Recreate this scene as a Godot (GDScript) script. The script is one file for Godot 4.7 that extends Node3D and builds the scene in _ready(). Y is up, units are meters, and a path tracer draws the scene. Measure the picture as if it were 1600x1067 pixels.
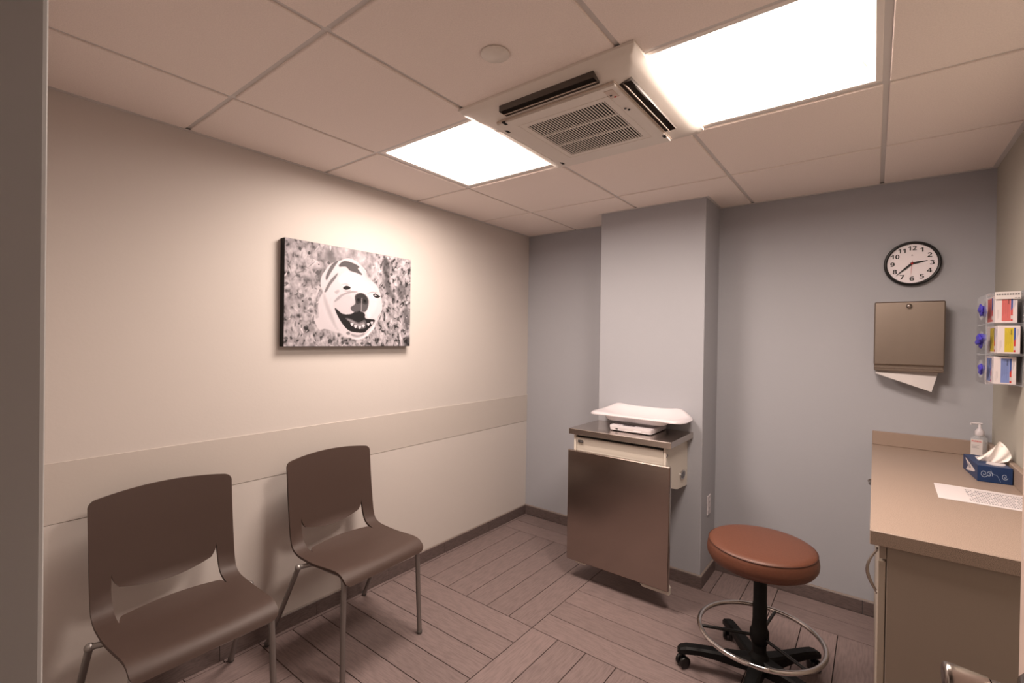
extends Node3D
# A small veterinary exam room seen from its doorway. Metres, y up, the camera stands at x = 0, z = 0.

const YC := 2.27       # ceiling
const XL := -2.252     # left wall
const XR := 0.441      # right wall
const ZB := -3.118     # back wall
const ZF := -0.072     # room side of the door wall
const ZC := -2.821     # front of the pier
const PX0 := -1.448    # pier sides
const PX1 := -0.781
const GX := [-1.812, -1.203, -0.593, 0.017]   # ceiling tees
const GZ := [-0.700, -1.310, -1.919, -2.529]

var M := {}
var used := {}
var rng := RandomNumberGenerator.new()


func _ready() -> void:
	rng.seed = 7
	# ---- camera
	var cam := Camera3D.new()
	cam.name = "camera"
	cam.position = Vector3(0, 1.431, 0)
	cam.basis = Basis(Vector3.UP, 0.6590) * Basis(Vector3.RIGHT, -0.0060) * Basis(Vector3.BACK, 0.0150)
	cam.fov = rad_to_deg(2.0 * atan(533.5 / 731.9))
	cam.near = 0.01
	cam.far = 50.0
	add_child(cam)
	cam.current = true
	# ---- surroundings: a closed room, so a black background
	var we := WorldEnvironment.new()
	we.name = "world"
	var env := Environment.new()
	env.background_mode = Environment.BG_COLOR
	env.background_color = Color(0, 0, 0)
	env.tonemap_mode = Environment.TONE_MAPPER_LINEAR
	env.tonemap_exposure = 1.07
	env.sdfgi_enabled = true
	env.ssao_enabled = true
	env.ssil_enabled = true
	we.environment = env
	add_child(we)

	make_materials()
	room_shell()
	ceiling_grid()
	floor_planks()
	baseboards()
	for k in [[0, 1], [2, 1]]:
		troffer(GX[k[0]], GZ[k[1]])
	air_conditioner()
	exam_table()
	cabinets()
	var c := make_chair()
	c.position = Vector3(-2.122, 0, -0.608)
	c.rotation.y = deg_to_rad(1.0)
	tag(c, "dark brown moulded plastic side chair with silver legs, the one nearer the door frame", "chair", "brown chairs along the cream wall")
	var c2 := c.duplicate()
	c2.name = "chair_001"
	add_child(c2)
	c2.position = Vector3(-2.122, 0, -1.292)
	c2.rotation.y = deg_to_rad(2.5)
	c2.set_meta("label", "dark brown moulded plastic side chair with silver legs, the one nearer the folding table")
	stool()
	picture()
	clock()
	towel_dispenser()
	glove_rack()
	baby_scale()
	outlet()
	counter_things()
	sprinkler_cover()


# ------------------------------------------------------------------ helpers
func S() -> SurfaceTool:
	var st := SurfaceTool.new()
	st.begin(Mesh.PRIMITIVE_TRIANGLES)
	return st


func numbered(n: String) -> String:
	var k: int = used.get(n, 0)
	used[n] = k + 1
	return n if k == 0 else "%s_%03d" % [n, k]


func obj(called: String, st: SurfaceTool, m: Material, parent: Node = self) -> MeshInstance3D:
	st.generate_normals()
	return inst(called, st.commit(), m, parent)


func inst(called: String, mesh: Mesh, m: Material, parent: Node = self) -> MeshInstance3D:
	var o := MeshInstance3D.new()
	o.name = numbered(called) if parent == self else called
	o.mesh = mesh
	o.material_override = m
	parent.add_child(o, true)
	if parent != self:
		# keep the three-digit style for repeats
		var nm := String(o.name)
		if nm != called:
			var k := 1
			while parent.has_node("%s_%03d" % [called, k]):
				k += 1
			o.name = "%s_%03d" % [called, k]
	return o


func thing(called: String, label: String, category: String, at := Vector3.ZERO, turn := 0.0, group := "") -> Node3D:
	var o := Node3D.new()
	o.name = numbered(called)
	add_child(o)
	o.position = at
	o.rotation.y = turn
	tag(o, label, category, group)
	return o


func tag(o: Node, label: String, category: String, group := "") -> void:
	o.set_meta("label", label)
	o.set_meta("category", category)
	if group != "":
		o.set_meta("group", group)


func struct(called: String, st: SurfaceTool, m: Material, label := "", cat := "") -> MeshInstance3D:
	var o := obj(called, st, m)
	o.set_meta("kind", "structure")
	if label != "":
		tag(o, label, cat)
	return o


func tri(st: SurfaceTool, a: Vector3, b: Vector3, c: Vector3, out: Vector3) -> void:
	if (c - a).cross(b - a).dot(out) < 0.0:
		var t := b
		b = c
		c = t
	st.add_vertex(a)
	st.add_vertex(b)
	st.add_vertex(c)


func quad(st: SurfaceTool, a: Vector3, b: Vector3, c: Vector3, d: Vector3, out: Vector3) -> void:
	tri(st, a, b, c, out)
	tri(st, a, c, d, out)


# a box with chamfered edges, from corner lo to corner hi
func cb(st: SurfaceTool, lo: Vector3, hi: Vector3, ch := 0.002, t := Transform3D.IDENTITY) -> void:
	st.set_smooth_group(-1)
	var c := (lo + hi) * 0.5
	var h := (hi - lo) * 0.5
	ch = minf(ch, minf(h.x, minf(h.y, h.z)) * 0.9)
	var P := {}
	for sx in [-1, 1]:
		for sy in [-1, 1]:
			for sz in [-1, 1]:
				var s := Vector3(sx, sy, sz)
				for ax in 3:
					var q := h - Vector3.ONE * ch
					q[ax] = h[ax]
					P[[sx, sy, sz, ax]] = t * (c + s * q)
	var tb := t.basis
	for ax in 3:
		var u := (ax + 1) % 3
		var v := (ax + 2) % 3
		for s in [-1, 1]:
			var k := []
			for uv in [[-1, -1], [1, -1], [1, 1], [-1, 1]]:
				var key := [0, 0, 0, ax]
				key[ax] = s
				key[u] = uv[0]
				key[v] = uv[1]
				k.append(P[key])
			var n := Vector3.ZERO
			n[ax] = s
			quad(st, k[0], k[1], k[2], k[3], tb * n)
		if ch > 0.0:
			for su in [-1, 1]:
				for sv in [-1, 1]:
					var k0 := [0, 0, 0, u]
					var n2 := Vector3.ZERO
					n2[u] = su
					n2[v] = sv
					var pts := []
					for e in [[-1, u], [1, u], [1, v], [-1, v]]:
						var key2 := [0, 0, 0, e[1]]
						key2[ax] = e[0]
						key2[u] = su
						key2[v] = sv
						pts.append(P[key2])
					quad(st, pts[0], pts[1], pts[2], pts[3], tb * n2)
	if ch > 0.0:
		for sx in [-1, 1]:
			for sy in [-1, 1]:
				for sz in [-1, 1]:
					tri(st, P[[sx, sy, sz, 0]], P[[sx, sy, sz, 1]], P[[sx, sy, sz, 2]], tb * Vector3(sx, sy, sz))


func box(lo: Vector3, hi: Vector3, ch := 0.002) -> SurfaceTool:
	var st := S()
	cb(st, lo, hi, ch)
	return st


# a polygon in the plane (U, V) at o, pulled along W
func prism(st: SurfaceTool, poly: PackedVector2Array, o: Vector3, U: Vector3, V: Vector3, W: Vector3, smooth_side := false) -> void:
	var idx := Geometry2D.triangulate_polygon(poly)
	st.set_smooth_group(-1)
	for i in range(0, idx.size(), 3):
		var p := []
		for j in 3:
			var q := poly[idx[i + j]]
			p.append(o + U * q.x + V * q.y)
		tri(st, p[0], p[1], p[2], -W)
		tri(st, p[0] + W, p[1] + W, p[2] + W, W)
	var cw := Geometry2D.is_polygon_clockwise(poly)
	if smooth_side:
		st.set_smooth_group(7)
	for i in poly.size():
		var a := poly[i]
		var b := poly[(i + 1) % poly.size()]
		var d := b - a
		var n2 := Vector2(d.y, -d.x) if not cw else Vector2(-d.y, d.x)
		var A := o + U * a.x + V * a.y
		var B := o + U * b.x + V * b.y
		quad(st, A, B, B + W, A + W, U * n2.x + V * n2.y)


func arc_pts(c: Vector2, r: float, a0: float, a1: float, n: int) -> Array:
	var o := []
	for i in n + 1:
		var a := lerpf(a0, a1, float(i) / n)
		o.append(c + Vector2(cos(a), sin(a)) * r)
	return o


func rrect(lo: Vector2, hi: Vector2, r: float, n := 5) -> PackedVector2Array:
	var o := []
	o += arc_pts(Vector2(hi.x - r, hi.y - r), r, 0, PI / 2, n)
	o += arc_pts(Vector2(lo.x + r, hi.y - r), r, PI / 2, PI, n)
	o += arc_pts(Vector2(lo.x + r, lo.y + r), r, PI, PI * 1.5, n)
	o += arc_pts(Vector2(hi.x - r, lo.y + r), r, PI * 1.5, TAU, n)
	return PackedVector2Array(o)


func smooth_line(pts: Array, per := 8, closed := false) -> Array:
	var out := []
	var n := pts.size()
	var last := n if closed else n - 1
	for i in last:
		var p0 = pts[(i - 1 + n) % n] if closed or i > 0 else pts[0]
		var p1 = pts[i]
		var p2 = pts[(i + 1) % n]
		var p3 = pts[(i + 2) % n] if closed or i + 2 < n else pts[n - 1]
		for k in per:
			out.append(p1.cubic_interpolate(p2, p0, p3, float(k) / per))
	if not closed:
		out.append(pts[n - 1])
	return out


# round bar along a path; r is a number or one radius per point
func tube(st: SurfaceTool, pts: Array, r, n := 12, closed := false, squash := 1.0) -> void:
	var m := pts.size()
	var t0: Vector3 = (pts[1] - pts[0]).normalized()
	var up := Vector3.UP if absf(t0.y) < 0.9 else Vector3.RIGHT
	var nn := (up - t0 * up.dot(t0)).normalized()
	var rings := []
	for i in m:
		var a: Vector3 = pts[(i - 1 + m) % m] if closed or i > 0 else pts[0]
		var b: Vector3 = pts[(i + 1) % m] if closed or i < m - 1 else pts[m - 1]
		var t := (b - a).normalized()
		nn = (nn - t * nn.dot(t)).normalized()
		var bb := t.cross(nn)
		var rr: float = r[i] if r is Array else r
		var ring := []
		for k in n:
			var an := TAU * k / n
			ring.append(pts[i] + (nn * cos(an) + bb * sin(an) * squash) * rr)
		rings.append(ring)
	st.set_smooth_group(3)
	var segs := m if closed else m - 1
	for i in segs:
		var j := (i + 1) % m
		for k in n:
			var k2 := (k + 1) % n
			var out: Vector3 = rings[i][k] + rings[i][k2] + rings[j][k] + rings[j][k2] - 2.0 * (pts[i] + pts[j])
			quad(st, rings[i][k], rings[i][k2], rings[j][k2], rings[j][k], out)
	if not closed:
		st.set_smooth_group(-1)
		for k in n:
			tri(st, pts[0], rings[0][k], rings[0][(k + 1) % n], pts[0] - pts[1])
			tri(st, pts[m - 1], rings[m - 1][k], rings[m - 1][(k + 1) % n], pts[m - 1] - pts[m - 2])


# turned body: profile of (radius, height), going up the outside; axis through c along basis y
func lathe(st: SurfaceTool, prof: Array, n := 40, t := Transform3D.IDENTITY, group := 4) -> void:
	st.set_smooth_group(group)
	var area := 0.0
	for i in prof.size() - 1:
		var a: Vector2 = prof[i]
		var b: Vector2 = prof[i + 1]
		var d := b - a
		var nr := Vector2(d.y, -d.x)
		for k in n:
			var a0 := TAU * k / n
			var a1 := TAU * (k + 1) / n
			var d0 := Vector3(cos(a0), 0, sin(a0))
			var d1 := Vector3(cos(a1), 0, sin(a1))
			var mid := (d0 + d1) * 0.5
			var out := t.basis * (mid * nr.x + Vector3.UP * nr.y)
			var p00 := t * (d0 * a.x + Vector3.UP * a.y)
			var p01 := t * (d1 * a.x + Vector3.UP * a.y)
			var p10 := t * (d0 * b.x + Vector3.UP * b.y)
			var p11 := t * (d1 * b.x + Vector3.UP * b.y)
			if a.x > 1e-6:
				tri(st, p00, p01, p11, out)
			if b.x > 1e-6:
				tri(st, p00, p11, p10, out)


func uvquad(st: SurfaceTool, tl: Vector3, tr: Vector3, br: Vector3, bl: Vector3, out: Vector3) -> void:
	st.set_smooth_group(-1)
	var p := [tl, tr, br, tl, br, bl]
	var uv := [Vector2(0, 0), Vector2(1, 0), Vector2(1, 1), Vector2(0, 0), Vector2(1, 1), Vector2(0, 1)]
	var order := [0, 1, 2, 3, 4, 5]
	if (br - tl).cross(tr - tl).dot(out) < 0.0:
		order = [0, 2, 1, 3, 5, 4]
	for i in order:
		st.set_uv(uv[i])
		st.add_vertex(p[i])


func flat_text(s: String, size: float, depth: float, bold := true) -> TextMesh:
	var t := TextMesh.new()
	var f := SystemFont.new()
	f.font_names = PackedStringArray(["Droid Sans"])
	f.font_weight = 700 if bold else 400
	t.font = f
	t.text = s
	t.font_size = 64
	t.pixel_size = size / 64.0
	t.depth = depth
	t.curve_step = 1.0
	return t


# ------------------------------------------------------------------ materials
func mat(called: String, c: Color, rough := 0.6, metal := 0.0, spec := 0.5) -> StandardMaterial3D:
	var m := StandardMaterial3D.new()
	m.resource_name = called
	m.albedo_color = c
	m.roughness = rough
	m.metallic = metal
	m.metallic_specular = spec
	M[called] = m
	return m


func noise_tex(freq: float, oct: int, seed_: int, lo: float, hi: float, w := 512, h := 512, kind := FastNoiseLite.TYPE_SIMPLEX_SMOOTH) -> NoiseTexture2D:
	var f := FastNoiseLite.new()
	f.noise_type = kind
	f.frequency = freq
	f.fractal_octaves = oct
	f.seed = seed_
	var t := NoiseTexture2D.new()
	t.width = w
	t.height = h
	t.seamless = true
	t.noise = f
	var g := Gradient.new()
	g.set_color(0, Color(lo, lo, lo))
	g.set_color(1, Color(hi, hi, hi))
	t.color_ramp = g
	return t


func tri_map(m: StandardMaterial3D, scale: Vector3, world := true) -> void:
	m.uv1_triplanar = true
	m.uv1_world_triplanar = world
	m.uv1_scale = scale


func make_materials() -> void:
	var roller := noise_tex(0.05, 4, 3, 0.0, 1.0)
	for w in [["cream_wall", Color(0.79, 0.76, 0.74)], ["stripe_wall", Color(0.748, 0.715, 0.69)], ["blue_wall", Color(0.64, 0.642, 0.665)], ["beige_wall", Color(0.665, 0.645, 0.605)], ["frame_paint", Color(0.66, 0.655, 0.65)]]:
		var m := mat(w[0], w[1], 0.62, 0.0, 0.4)
		m.heightmap_enabled = true
		m.heightmap_texture = roller
		m.heightmap_scale = 0.012 if w[0] != "frame_paint" else 0.002
		tri_map(m, Vector3.ONE * 2.5)
	var tile := mat("ceiling_tile", Color(0.97, 0.925, 0.90), 0.95, 0.0, 0.2)
	tile.albedo_texture = noise_tex(0.12, 3, 11, 0.95, 1.0)
	tile.heightmap_enabled = true
	tile.heightmap_texture = noise_tex(0.2, 4, 12, 0.0, 1.0)
	tile.heightmap_scale = 0.05
	tri_map(tile, Vector3.ONE * 3.0)
	mat("tee_white", Color(0.82, 0.80, 0.79), 0.5)
	mat("plenum", Color(0.30, 0.28, 0.27), 0.9)
	# floor planks: long grain along the plank's own x
	for k in 5:
		var p := mat("plank_%d" % k, Color(0.49, 0.425, 0.415) * [0.97, 1.0, 1.03, 0.985, 1.015][k], 0.55, 0.0, 0.4)
		p.albedo_color.a = 1.0
		p.albedo_texture = noise_tex(0.022, 5, 40 + k, 0.84, 1.08)
		p.roughness_texture = p.albedo_texture
		p.roughness = 0.62
		p.uv1_triplanar = true
		p.uv1_scale = Vector3(0.9, 9.0, 9.0)
		p.uv1_offset = Vector3(0.37 * k, 0.21 * k, 0.53 * k)
	mat("grout", Color(0.17, 0.135, 0.125), 0.95)
	var bb := mat("baseboard", Color(0.40, 0.345, 0.335), 0.5)
	bb.albedo_texture = noise_tex(0.02, 4, 50, 0.8, 1.1)
	tri_map(bb, Vector3(2, 12, 2))
	mat("caulk", Color(0.50, 0.45, 0.42), 0.5)
	# plastics, metals
	var ch := mat("chair_plastic", Color(0.262, 0.196, 0.17), 0.56, 0.0, 0.5)
	ch.heightmap_enabled = true
	ch.heightmap_texture = noise_tex(0.3, 3, 21, 0.0, 1.0)
	ch.heightmap_scale = 0.01
	tri_map(ch, Vector3.ONE * 8.0, false)
	mat("chair_metal", Color(0.56, 0.54, 0.53), 0.42, 0.75)
	mat("foot_plastic", Color(0.30, 0.28, 0.27), 0.6)
	var steel := mat("steel", Color(0.67, 0.62, 0.59), 0.33, 1.0)
	steel.roughness_texture = noise_tex(0.03, 4, 31, 0.75, 1.15)
	steel.roughness = 0.21
	tri_map(steel, Vector3(2, 14, 2))
	var st2 := mat("steel_top", Color(0.78, 0.74, 0.71), 0.24, 1.0)
	st2.roughness_texture = steel.roughness_texture
	tri_map(st2, Vector3(2, 14, 2))
	mat("steel_edge", Color(0.74, 0.70, 0.67), 0.25, 1.0)
	var brushed := mat("brushed_steel", Color(0.60, 0.55, 0.51), 0.42, 1.0)
	brushed.roughness_texture = noise_tex(0.03, 4, 32, 0.8, 1.1)
	tri_map(brushed, Vector3(2, 20, 2))
	mat("chrome", Color(0.80, 0.78, 0.77), 0.1, 1.0)
	mat("satin_nickel", Color(0.66, 0.63, 0.61), 0.24, 1.0)
	mat("cream_metal", Color(0.80, 0.77, 0.73), 0.45)
	mat("dark_gap", Color(0.05, 0.045, 0.045), 0.8)
	mat("white_plastic", Color(0.78, 0.755, 0.77), 0.4)
	mat("ac_plastic", Color(0.88, 0.85, 0.82), 0.42)
	mat("ac_vane", Color(0.80, 0.73, 0.68), 0.4)
	mat("ac_dark", Color(0.10, 0.085, 0.08), 0.8)
	mat("ac_duct", Color(0.34, 0.31, 0.29), 0.45)
	mat("screen_grey", Color(0.33, 0.32, 0.34), 0.25)
	mat("black_plastic", Color(0.02, 0.02, 0.022), 0.5, 0.0, 0.35)
	mat("black_satin", Color(0.025, 0.023, 0.025), 0.3)
	var leather := mat("leather", Color(0.385, 0.225, 0.16), 0.46, 0.0, 0.5)
	leather.heightmap_enabled = true
	leather.heightmap_texture = noise_tex(0.15, 4, 61, 0.0, 1.0, 512, 512, FastNoiseLite.TYPE_CELLULAR)
	leather.heightmap_scale = 0.015
	leather.albedo_texture = noise_tex(0.03, 4, 62, 0.9, 1.06)
	tri_map(leather, Vector3.ONE * 6.0, false)
	mat("leather_piping", Color(0.24, 0.12, 0.08), 0.5)
	# laminate counter, speckled
	var lam := mat("laminate", Color(0.64, 0.56, 0.505), 0.42, 0.0, 0.5)
	lam.albedo_texture = noise_tex(0.16, 2, 71, 0.60, 1.24)
	tri_map(lam, Vector3.ONE * 5.0)
	mat("cabinet_beige", Color(0.59, 0.535, 0.49), 0.5)
	mat("door_beige", Color(0.66, 0.61, 0.56), 0.45)
	mat("door_leaf", Color(0.80, 0.72, 0.68), 0.5)
	# light fitting
	var glow := mat("diffuser_glow", Color(1, 1, 1), 0.6)
	glow.emission_enabled = true
	glow.emission = Color(1.0, 0.96, 0.93)
	glow.emission_energy_multiplier = 4.0
	mat("fitting_white", Color(0.93, 0.90, 0.88), 0.5)
	# clear acrylic, gel
	var ac := mat("acrylic", Color(0.93, 0.95, 1.0, 0.10), 0.05)
	ac.transparency = BaseMaterial3D.TRANSPARENCY_ALPHA
	var bt := mat("clear_bottle", Color(0.93, 0.95, 0.97, 0.18), 0.05)
	bt.transparency = BaseMaterial3D.TRANSPARENCY_ALPHA
	mat("red_print", Color(0.80, 0.16, 0.13), 0.6)
	mat("grey_print", Color(0.45, 0.43, 0.44), 0.6)
	mat("paper", Color(0.80, 0.775, 0.77), 0.8)
	var tis := mat("tissue_paper", Color(0.95, 0.92, 0.90), 0.9)
	tis.backlight_enabled = true
	tis.backlight = Color(0.3, 0.3, 0.3)
	var gl := mat("glove_nitrile", Color(0.22, 0.18, 0.66), 0.5)
	gl.rim_enabled = true
	gl.rim = 0.2
	mat("clock_face", Color(0.93, 0.90, 0.92), 0.5)
	mat("ink", Color(0.03, 0.03, 0.035), 0.5)
	mat("red_hand", Color(0.75, 0.12, 0.12), 0.5)
	mat("canvas_edge", Color(0.05, 0.045, 0.045), 0.8)
	mat("carton_white", Color(0.80, 0.77, 0.78), 0.6)


# ------------------------------------------------------------------ room
func room_shell() -> void:
	var T := 0.12
	var top := YC + 0.25
	var fl := box(Vector3(XL - T, -0.12, ZB - T), Vector3(XR + T, -0.009, 1.35), 0.0)
	var f := struct("floor", fl, M.grout, "grey brown wood-look plank tiles laid in a basket weave", "floor")
	struct("wall_left", box(Vector3(XL - T, -0.1, ZB - T), Vector3(XL, top, ZF + 0.14), 0.0), M.cream_wall, "cream painted wall behind the two brown chairs", "wall")
	struct("wall_back", box(Vector3(XL, -0.1, ZB - T), Vector3(XR, top, ZB), 0.0), M.blue_wall, "grey blue wall with the clock and towel dispenser", "wall")
	struct("wall_right", box(Vector3(XR, -0.1, ZB - T), Vector3(XR + T, top, ZF + 0.14), 0.0), M.beige_wall, "beige wall above the counter with the glove rack", "wall")
	struct("column", box(Vector3(PX0, -0.1, ZB + 0.0005), Vector3(PX1, top, ZC), 0.003), M.blue_wall, "grey blue pier jutting from the back wall behind the folding table", "column")
	# the door wall, with the opening the camera looks through
	struct("wall_front", box(Vector3(XL, -0.1, ZF), Vector3(-0.66, top, ZF + 0.14), 0.0), M.cream_wall)
	struct("wall_front", box(Vector3(0.315, -0.1, ZF), Vector3(XR, top, ZF + 0.14), 0.0), M.cream_wall)
	struct("wall_front", box(Vector3(-0.66, 2.12, ZF), Vector3(0.315, top, ZF + 0.14), 0.0), M.cream_wall)
	# chair-rail stripe on the left wall, and the sheet below it
	struct("trim_1", box(Vector3(XL, 0.762, ZB), Vector3(XL + 0.004, 0.975, ZF), 0.0005), M.stripe_wall, "slightly darker beige guard strip along the cream wall", "trim")
	struct("trim_2", box(Vector3(XL, 0.072, ZB), Vector3(XL + 0.0022, 0.7605, ZF), 0.0005), M.cream_wall, "cream wall sheet below the guard strip", "trim")
	# steel door frame: jambs and head
	for s in [[-0.6, -1.0, "trim_3"], [0.262, 1.0, "trim_4"]]:
		var st := S()
		var x0: float = s[0]
		var d: float = s[1]
		var z0 := -0.078
		var prof := PackedVector2Array([Vector2(0, 0.15), Vector2(0, 0.004), Vector2(0.0012, 0.0012), Vector2(0.004, 0.0), Vector2(0.05, 0.0), Vector2(0.058, 0.004), Vector2(0.058, 0.15)])
		prism(st, prof, Vector3(x0, -0.01, z0), Vector3(d, 0, 0), Vector3(0, 0, 1), Vector3(0, 2.1, 0))
		struct(s[2], st, M.frame_paint, "painted steel jamb at the left edge of the doorway" if d < 0 else "painted steel jamb on the hinge side of the doorway", "door frame")
	struct("trim_5", box(Vector3(-0.6, 2.06, -0.078), Vector3(0.262, 2.12, ZF + 0.146), 0.003), M.frame_paint)
	# hallway behind the camera
	struct("wall_hall_left", box(Vector3(-1.3, -0.1, ZF + 0.14), Vector3(-1.18, top, 1.35), 0.0), M.cream_wall)
	struct("wall_hall_right", box(Vector3(XR, -0.1, ZF + 0.14), Vector3(XR + T, top, 1.35), 0.0), M.cream_wall)
	struct("wall_hall_back", box(Vector3(-1.3, -0.1, 1.35), Vector3(XR + T, top, 1.47), 0.0), M.cream_wall)
	struct("ceiling_hall", box(Vector3(-1.3, YC, ZF + 0.14), Vector3(XR + T, YC + 0.1, 1.35), 0.0), M.tee_white)
	# the door, swung into the room along the right-hand side, seen edge-on
	var hinge := Vector3(0.258, 0.0, -0.098)
	var dt := Node3D.new()
	dt.name = "door_1"
	add_child(dt)
	dt.set_meta("kind", "structure")
	tag(dt, "pinkish beige door swung open into the room, seen edge-on", "door")
	dt.position = hinge
	dt.rotation.y = atan2(0.0927, 0.855)   # its own -z runs from the hinge to the latch edge
	obj("leaf", box(Vector3(0.0, 0.012, -0.86), Vector3(0.042, 2.05, 0.0), 0.003), M.door_leaf, dt)
	var lv := S()
	var yl := 0.970
	var turn := Transform3D(Basis(Vector3(0, 1, 0), Vector3(-1, 0, 0), Vector3(0, 0, 1)), Vector3(0, yl, -0.80))  # lathe axis along -x
	lathe(lv, [Vector2(0.0, 0.0), Vector2(0.033, 0.0), Vector2(0.033, 0.006), Vector2(0.029, 0.010), Vector2(0.016, 0.012), Vector2(0.0135, 0.018), Vector2(0.0135, 0.042)], 40, turn)
	lathe(lv, [Vector2(0.0145, 0.044), Vector2(0.0165, 0.045), Vector2(0.0205, 0.082), Vector2(0.0205, 0.087), Vector2(0.0190, 0.089), Vector2(0.0, 0.089)], 40, turn)
	lathe(lv, [Vector2(0.0, 0.041), Vector2(0.0122, 0.041), Vector2(0.0122, 0.046), Vector2(0.0, 0.046)], 24, turn)
	tube(lv, smooth_line([Vector3(-0.066, yl - 0.004, -0.80), Vector3(-0.066, yl - 0.006, -0.76), Vector3(-0.065, yl - 0.010, -0.70), Vector3(-0.062, yl - 0.012, -0.67)], 4), [0.013, 0.0125, 0.012, 0.0115, 0.011, 0.011, 0.0108, 0.0105, 0.0103, 0.010, 0.010, 0.0098, 0.0095], 14)
	obj("lever_handle", lv, M.satin_nickel, dt)
	for y in [0.25, 1.05, 1.85]:
		var hg := S()
		tube(hg, [Vector3(0.008, y - 0.05, 0.006), Vector3(0.008, y + 0.05, 0.006)], 0.006, 10)
		obj("hinge", hg, M.satin_nickel, dt)


func ceiling_grid() -> void:
	# structural deck above the tiles, tees, then every tile
	var deck := struct("ceiling", box(Vector3(XL - 0.12, YC + 0.19, ZB - 0.12), Vector3(XR + 0.12, YC + 0.29, ZF + 0.14), 0.0), M.plenum, "suspended ceiling of pale square tiles in a white grid", "ceiling")
	var xs := [XL, GX[0], GX[1], GX[2], GX[3], XR]
	var zs := [ZF, GZ[0], GZ[1], GZ[2], ZB]
	zs = [ZF, -0.090, GZ[0], GZ[1], GZ[2], GZ[3], ZB]
	var pier := PackedVector2Array([Vector2(PX0 - 0.004, ZB - 0.1), Vector2(PX1 + 0.004, ZB - 0.1), Vector2(PX1 + 0.004, ZC + 0.004), Vector2(PX0 - 0.004, ZC + 0.004)])
	for i in xs.size() - 1:
		for j in range(1, zs.size() - 1):
			if (j == 3 and (i == 1 or i == 2 or i == 3)):
				continue   # two light fittings and the air conditioner
			var g := 0.0085
			var x0: float = xs[i] + (g if i > 0 else 0.004)
			var x1: float = xs[i + 1] - (g if i < 4 else 0.004)
			var z1: float = zs[j] - (g if j > 1 else 0.004)
			var z0: float = zs[j + 1] + (g if j < 5 else 0.004)
			var sag := rng.randf_range(-0.0008, 0.0008)
			var st := S()
			if j == 5 and (i == 1 or i == 2):
				for poly in Geometry2D.clip_polygons(PackedVector2Array([Vector2(x0, z0), Vector2(x1, z0), Vector2(x1, z1), Vector2(x0, z1)]), pier):
					prism(st, poly, Vector3(0, YC - 0.003 + sag, 0), Vector3(1, 0, 0), Vector3(0, 0, 1), Vector3(0, 0.016, 0))
			else:
				cb(st, Vector3(x0, YC - 0.003 + sag, z0), Vector3(x1, YC + 0.013, z1), 0.0025)
			obj("ceiling_tile", st, M.ceiling_tile, deck)
	for x in GX:
		if x == GX[1]:
			obj("ceiling_tee", box(Vector3(x - 0.012, YC + 0.0035, ZC + 0.002), Vector3(x + 0.012, YC + 0.034, ZF), 0.0008), M.tee_white, deck)
		else:
			obj("ceiling_tee", box(Vector3(x - 0.012, YC + 0.0035, ZB), Vector3(x + 0.012, YC + 0.034, ZF), 0.0008), M.tee_white, deck)
	for z in GZ:
		for i in xs.size() - 1:
			obj("ceiling_tee", box(Vector3(xs[i] + (0.012 if i > 0 else 0.0), YC + 0.004, z - 0.012), Vector3(xs[i + 1] - (0.012 if i < 4 else 0.0), YC + 0.03, z + 0.012), 0.0008), M.tee_white, deck)
	# wall angle
	obj("wall_angle", box(Vector3(XL, YC - 0.005, ZB), Vector3(XL + 0.018, YC - 0.003, ZF), 0.0), M.tee_white, deck)
	obj("wall_angle", box(Vector3(XR - 0.018, YC - 0.005, ZB), Vector3(XR, YC - 0.003, ZF), 0.0), M.tee_white, deck)
	obj("wall_angle", box(Vector3(XL + 0.018, YC - 0.005, ZB), Vector3(PX0, YC - 0.003, ZB + 0.016), 0.0), M.tee_white, deck)
	obj("wall_angle", box(Vector3(PX1, YC - 0.005, ZB), Vector3(XR - 0.018, YC - 0.003, ZB + 0.016), 0.0), M.tee_white, deck)
	obj("wall_angle", box(Vector3(PX0 - 0.014, YC - 0.005, ZC), Vector3(PX1 + 0.014, YC - 0.003, ZC + 0.014), 0.0), M.tee_white, deck)
	obj("wall_angle", box(Vector3(PX1, YC - 0.005, ZB + 0.016), Vector3(PX1 + 0.014, YC - 0.003, ZC), 0.0), M.tee_white, deck)


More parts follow.
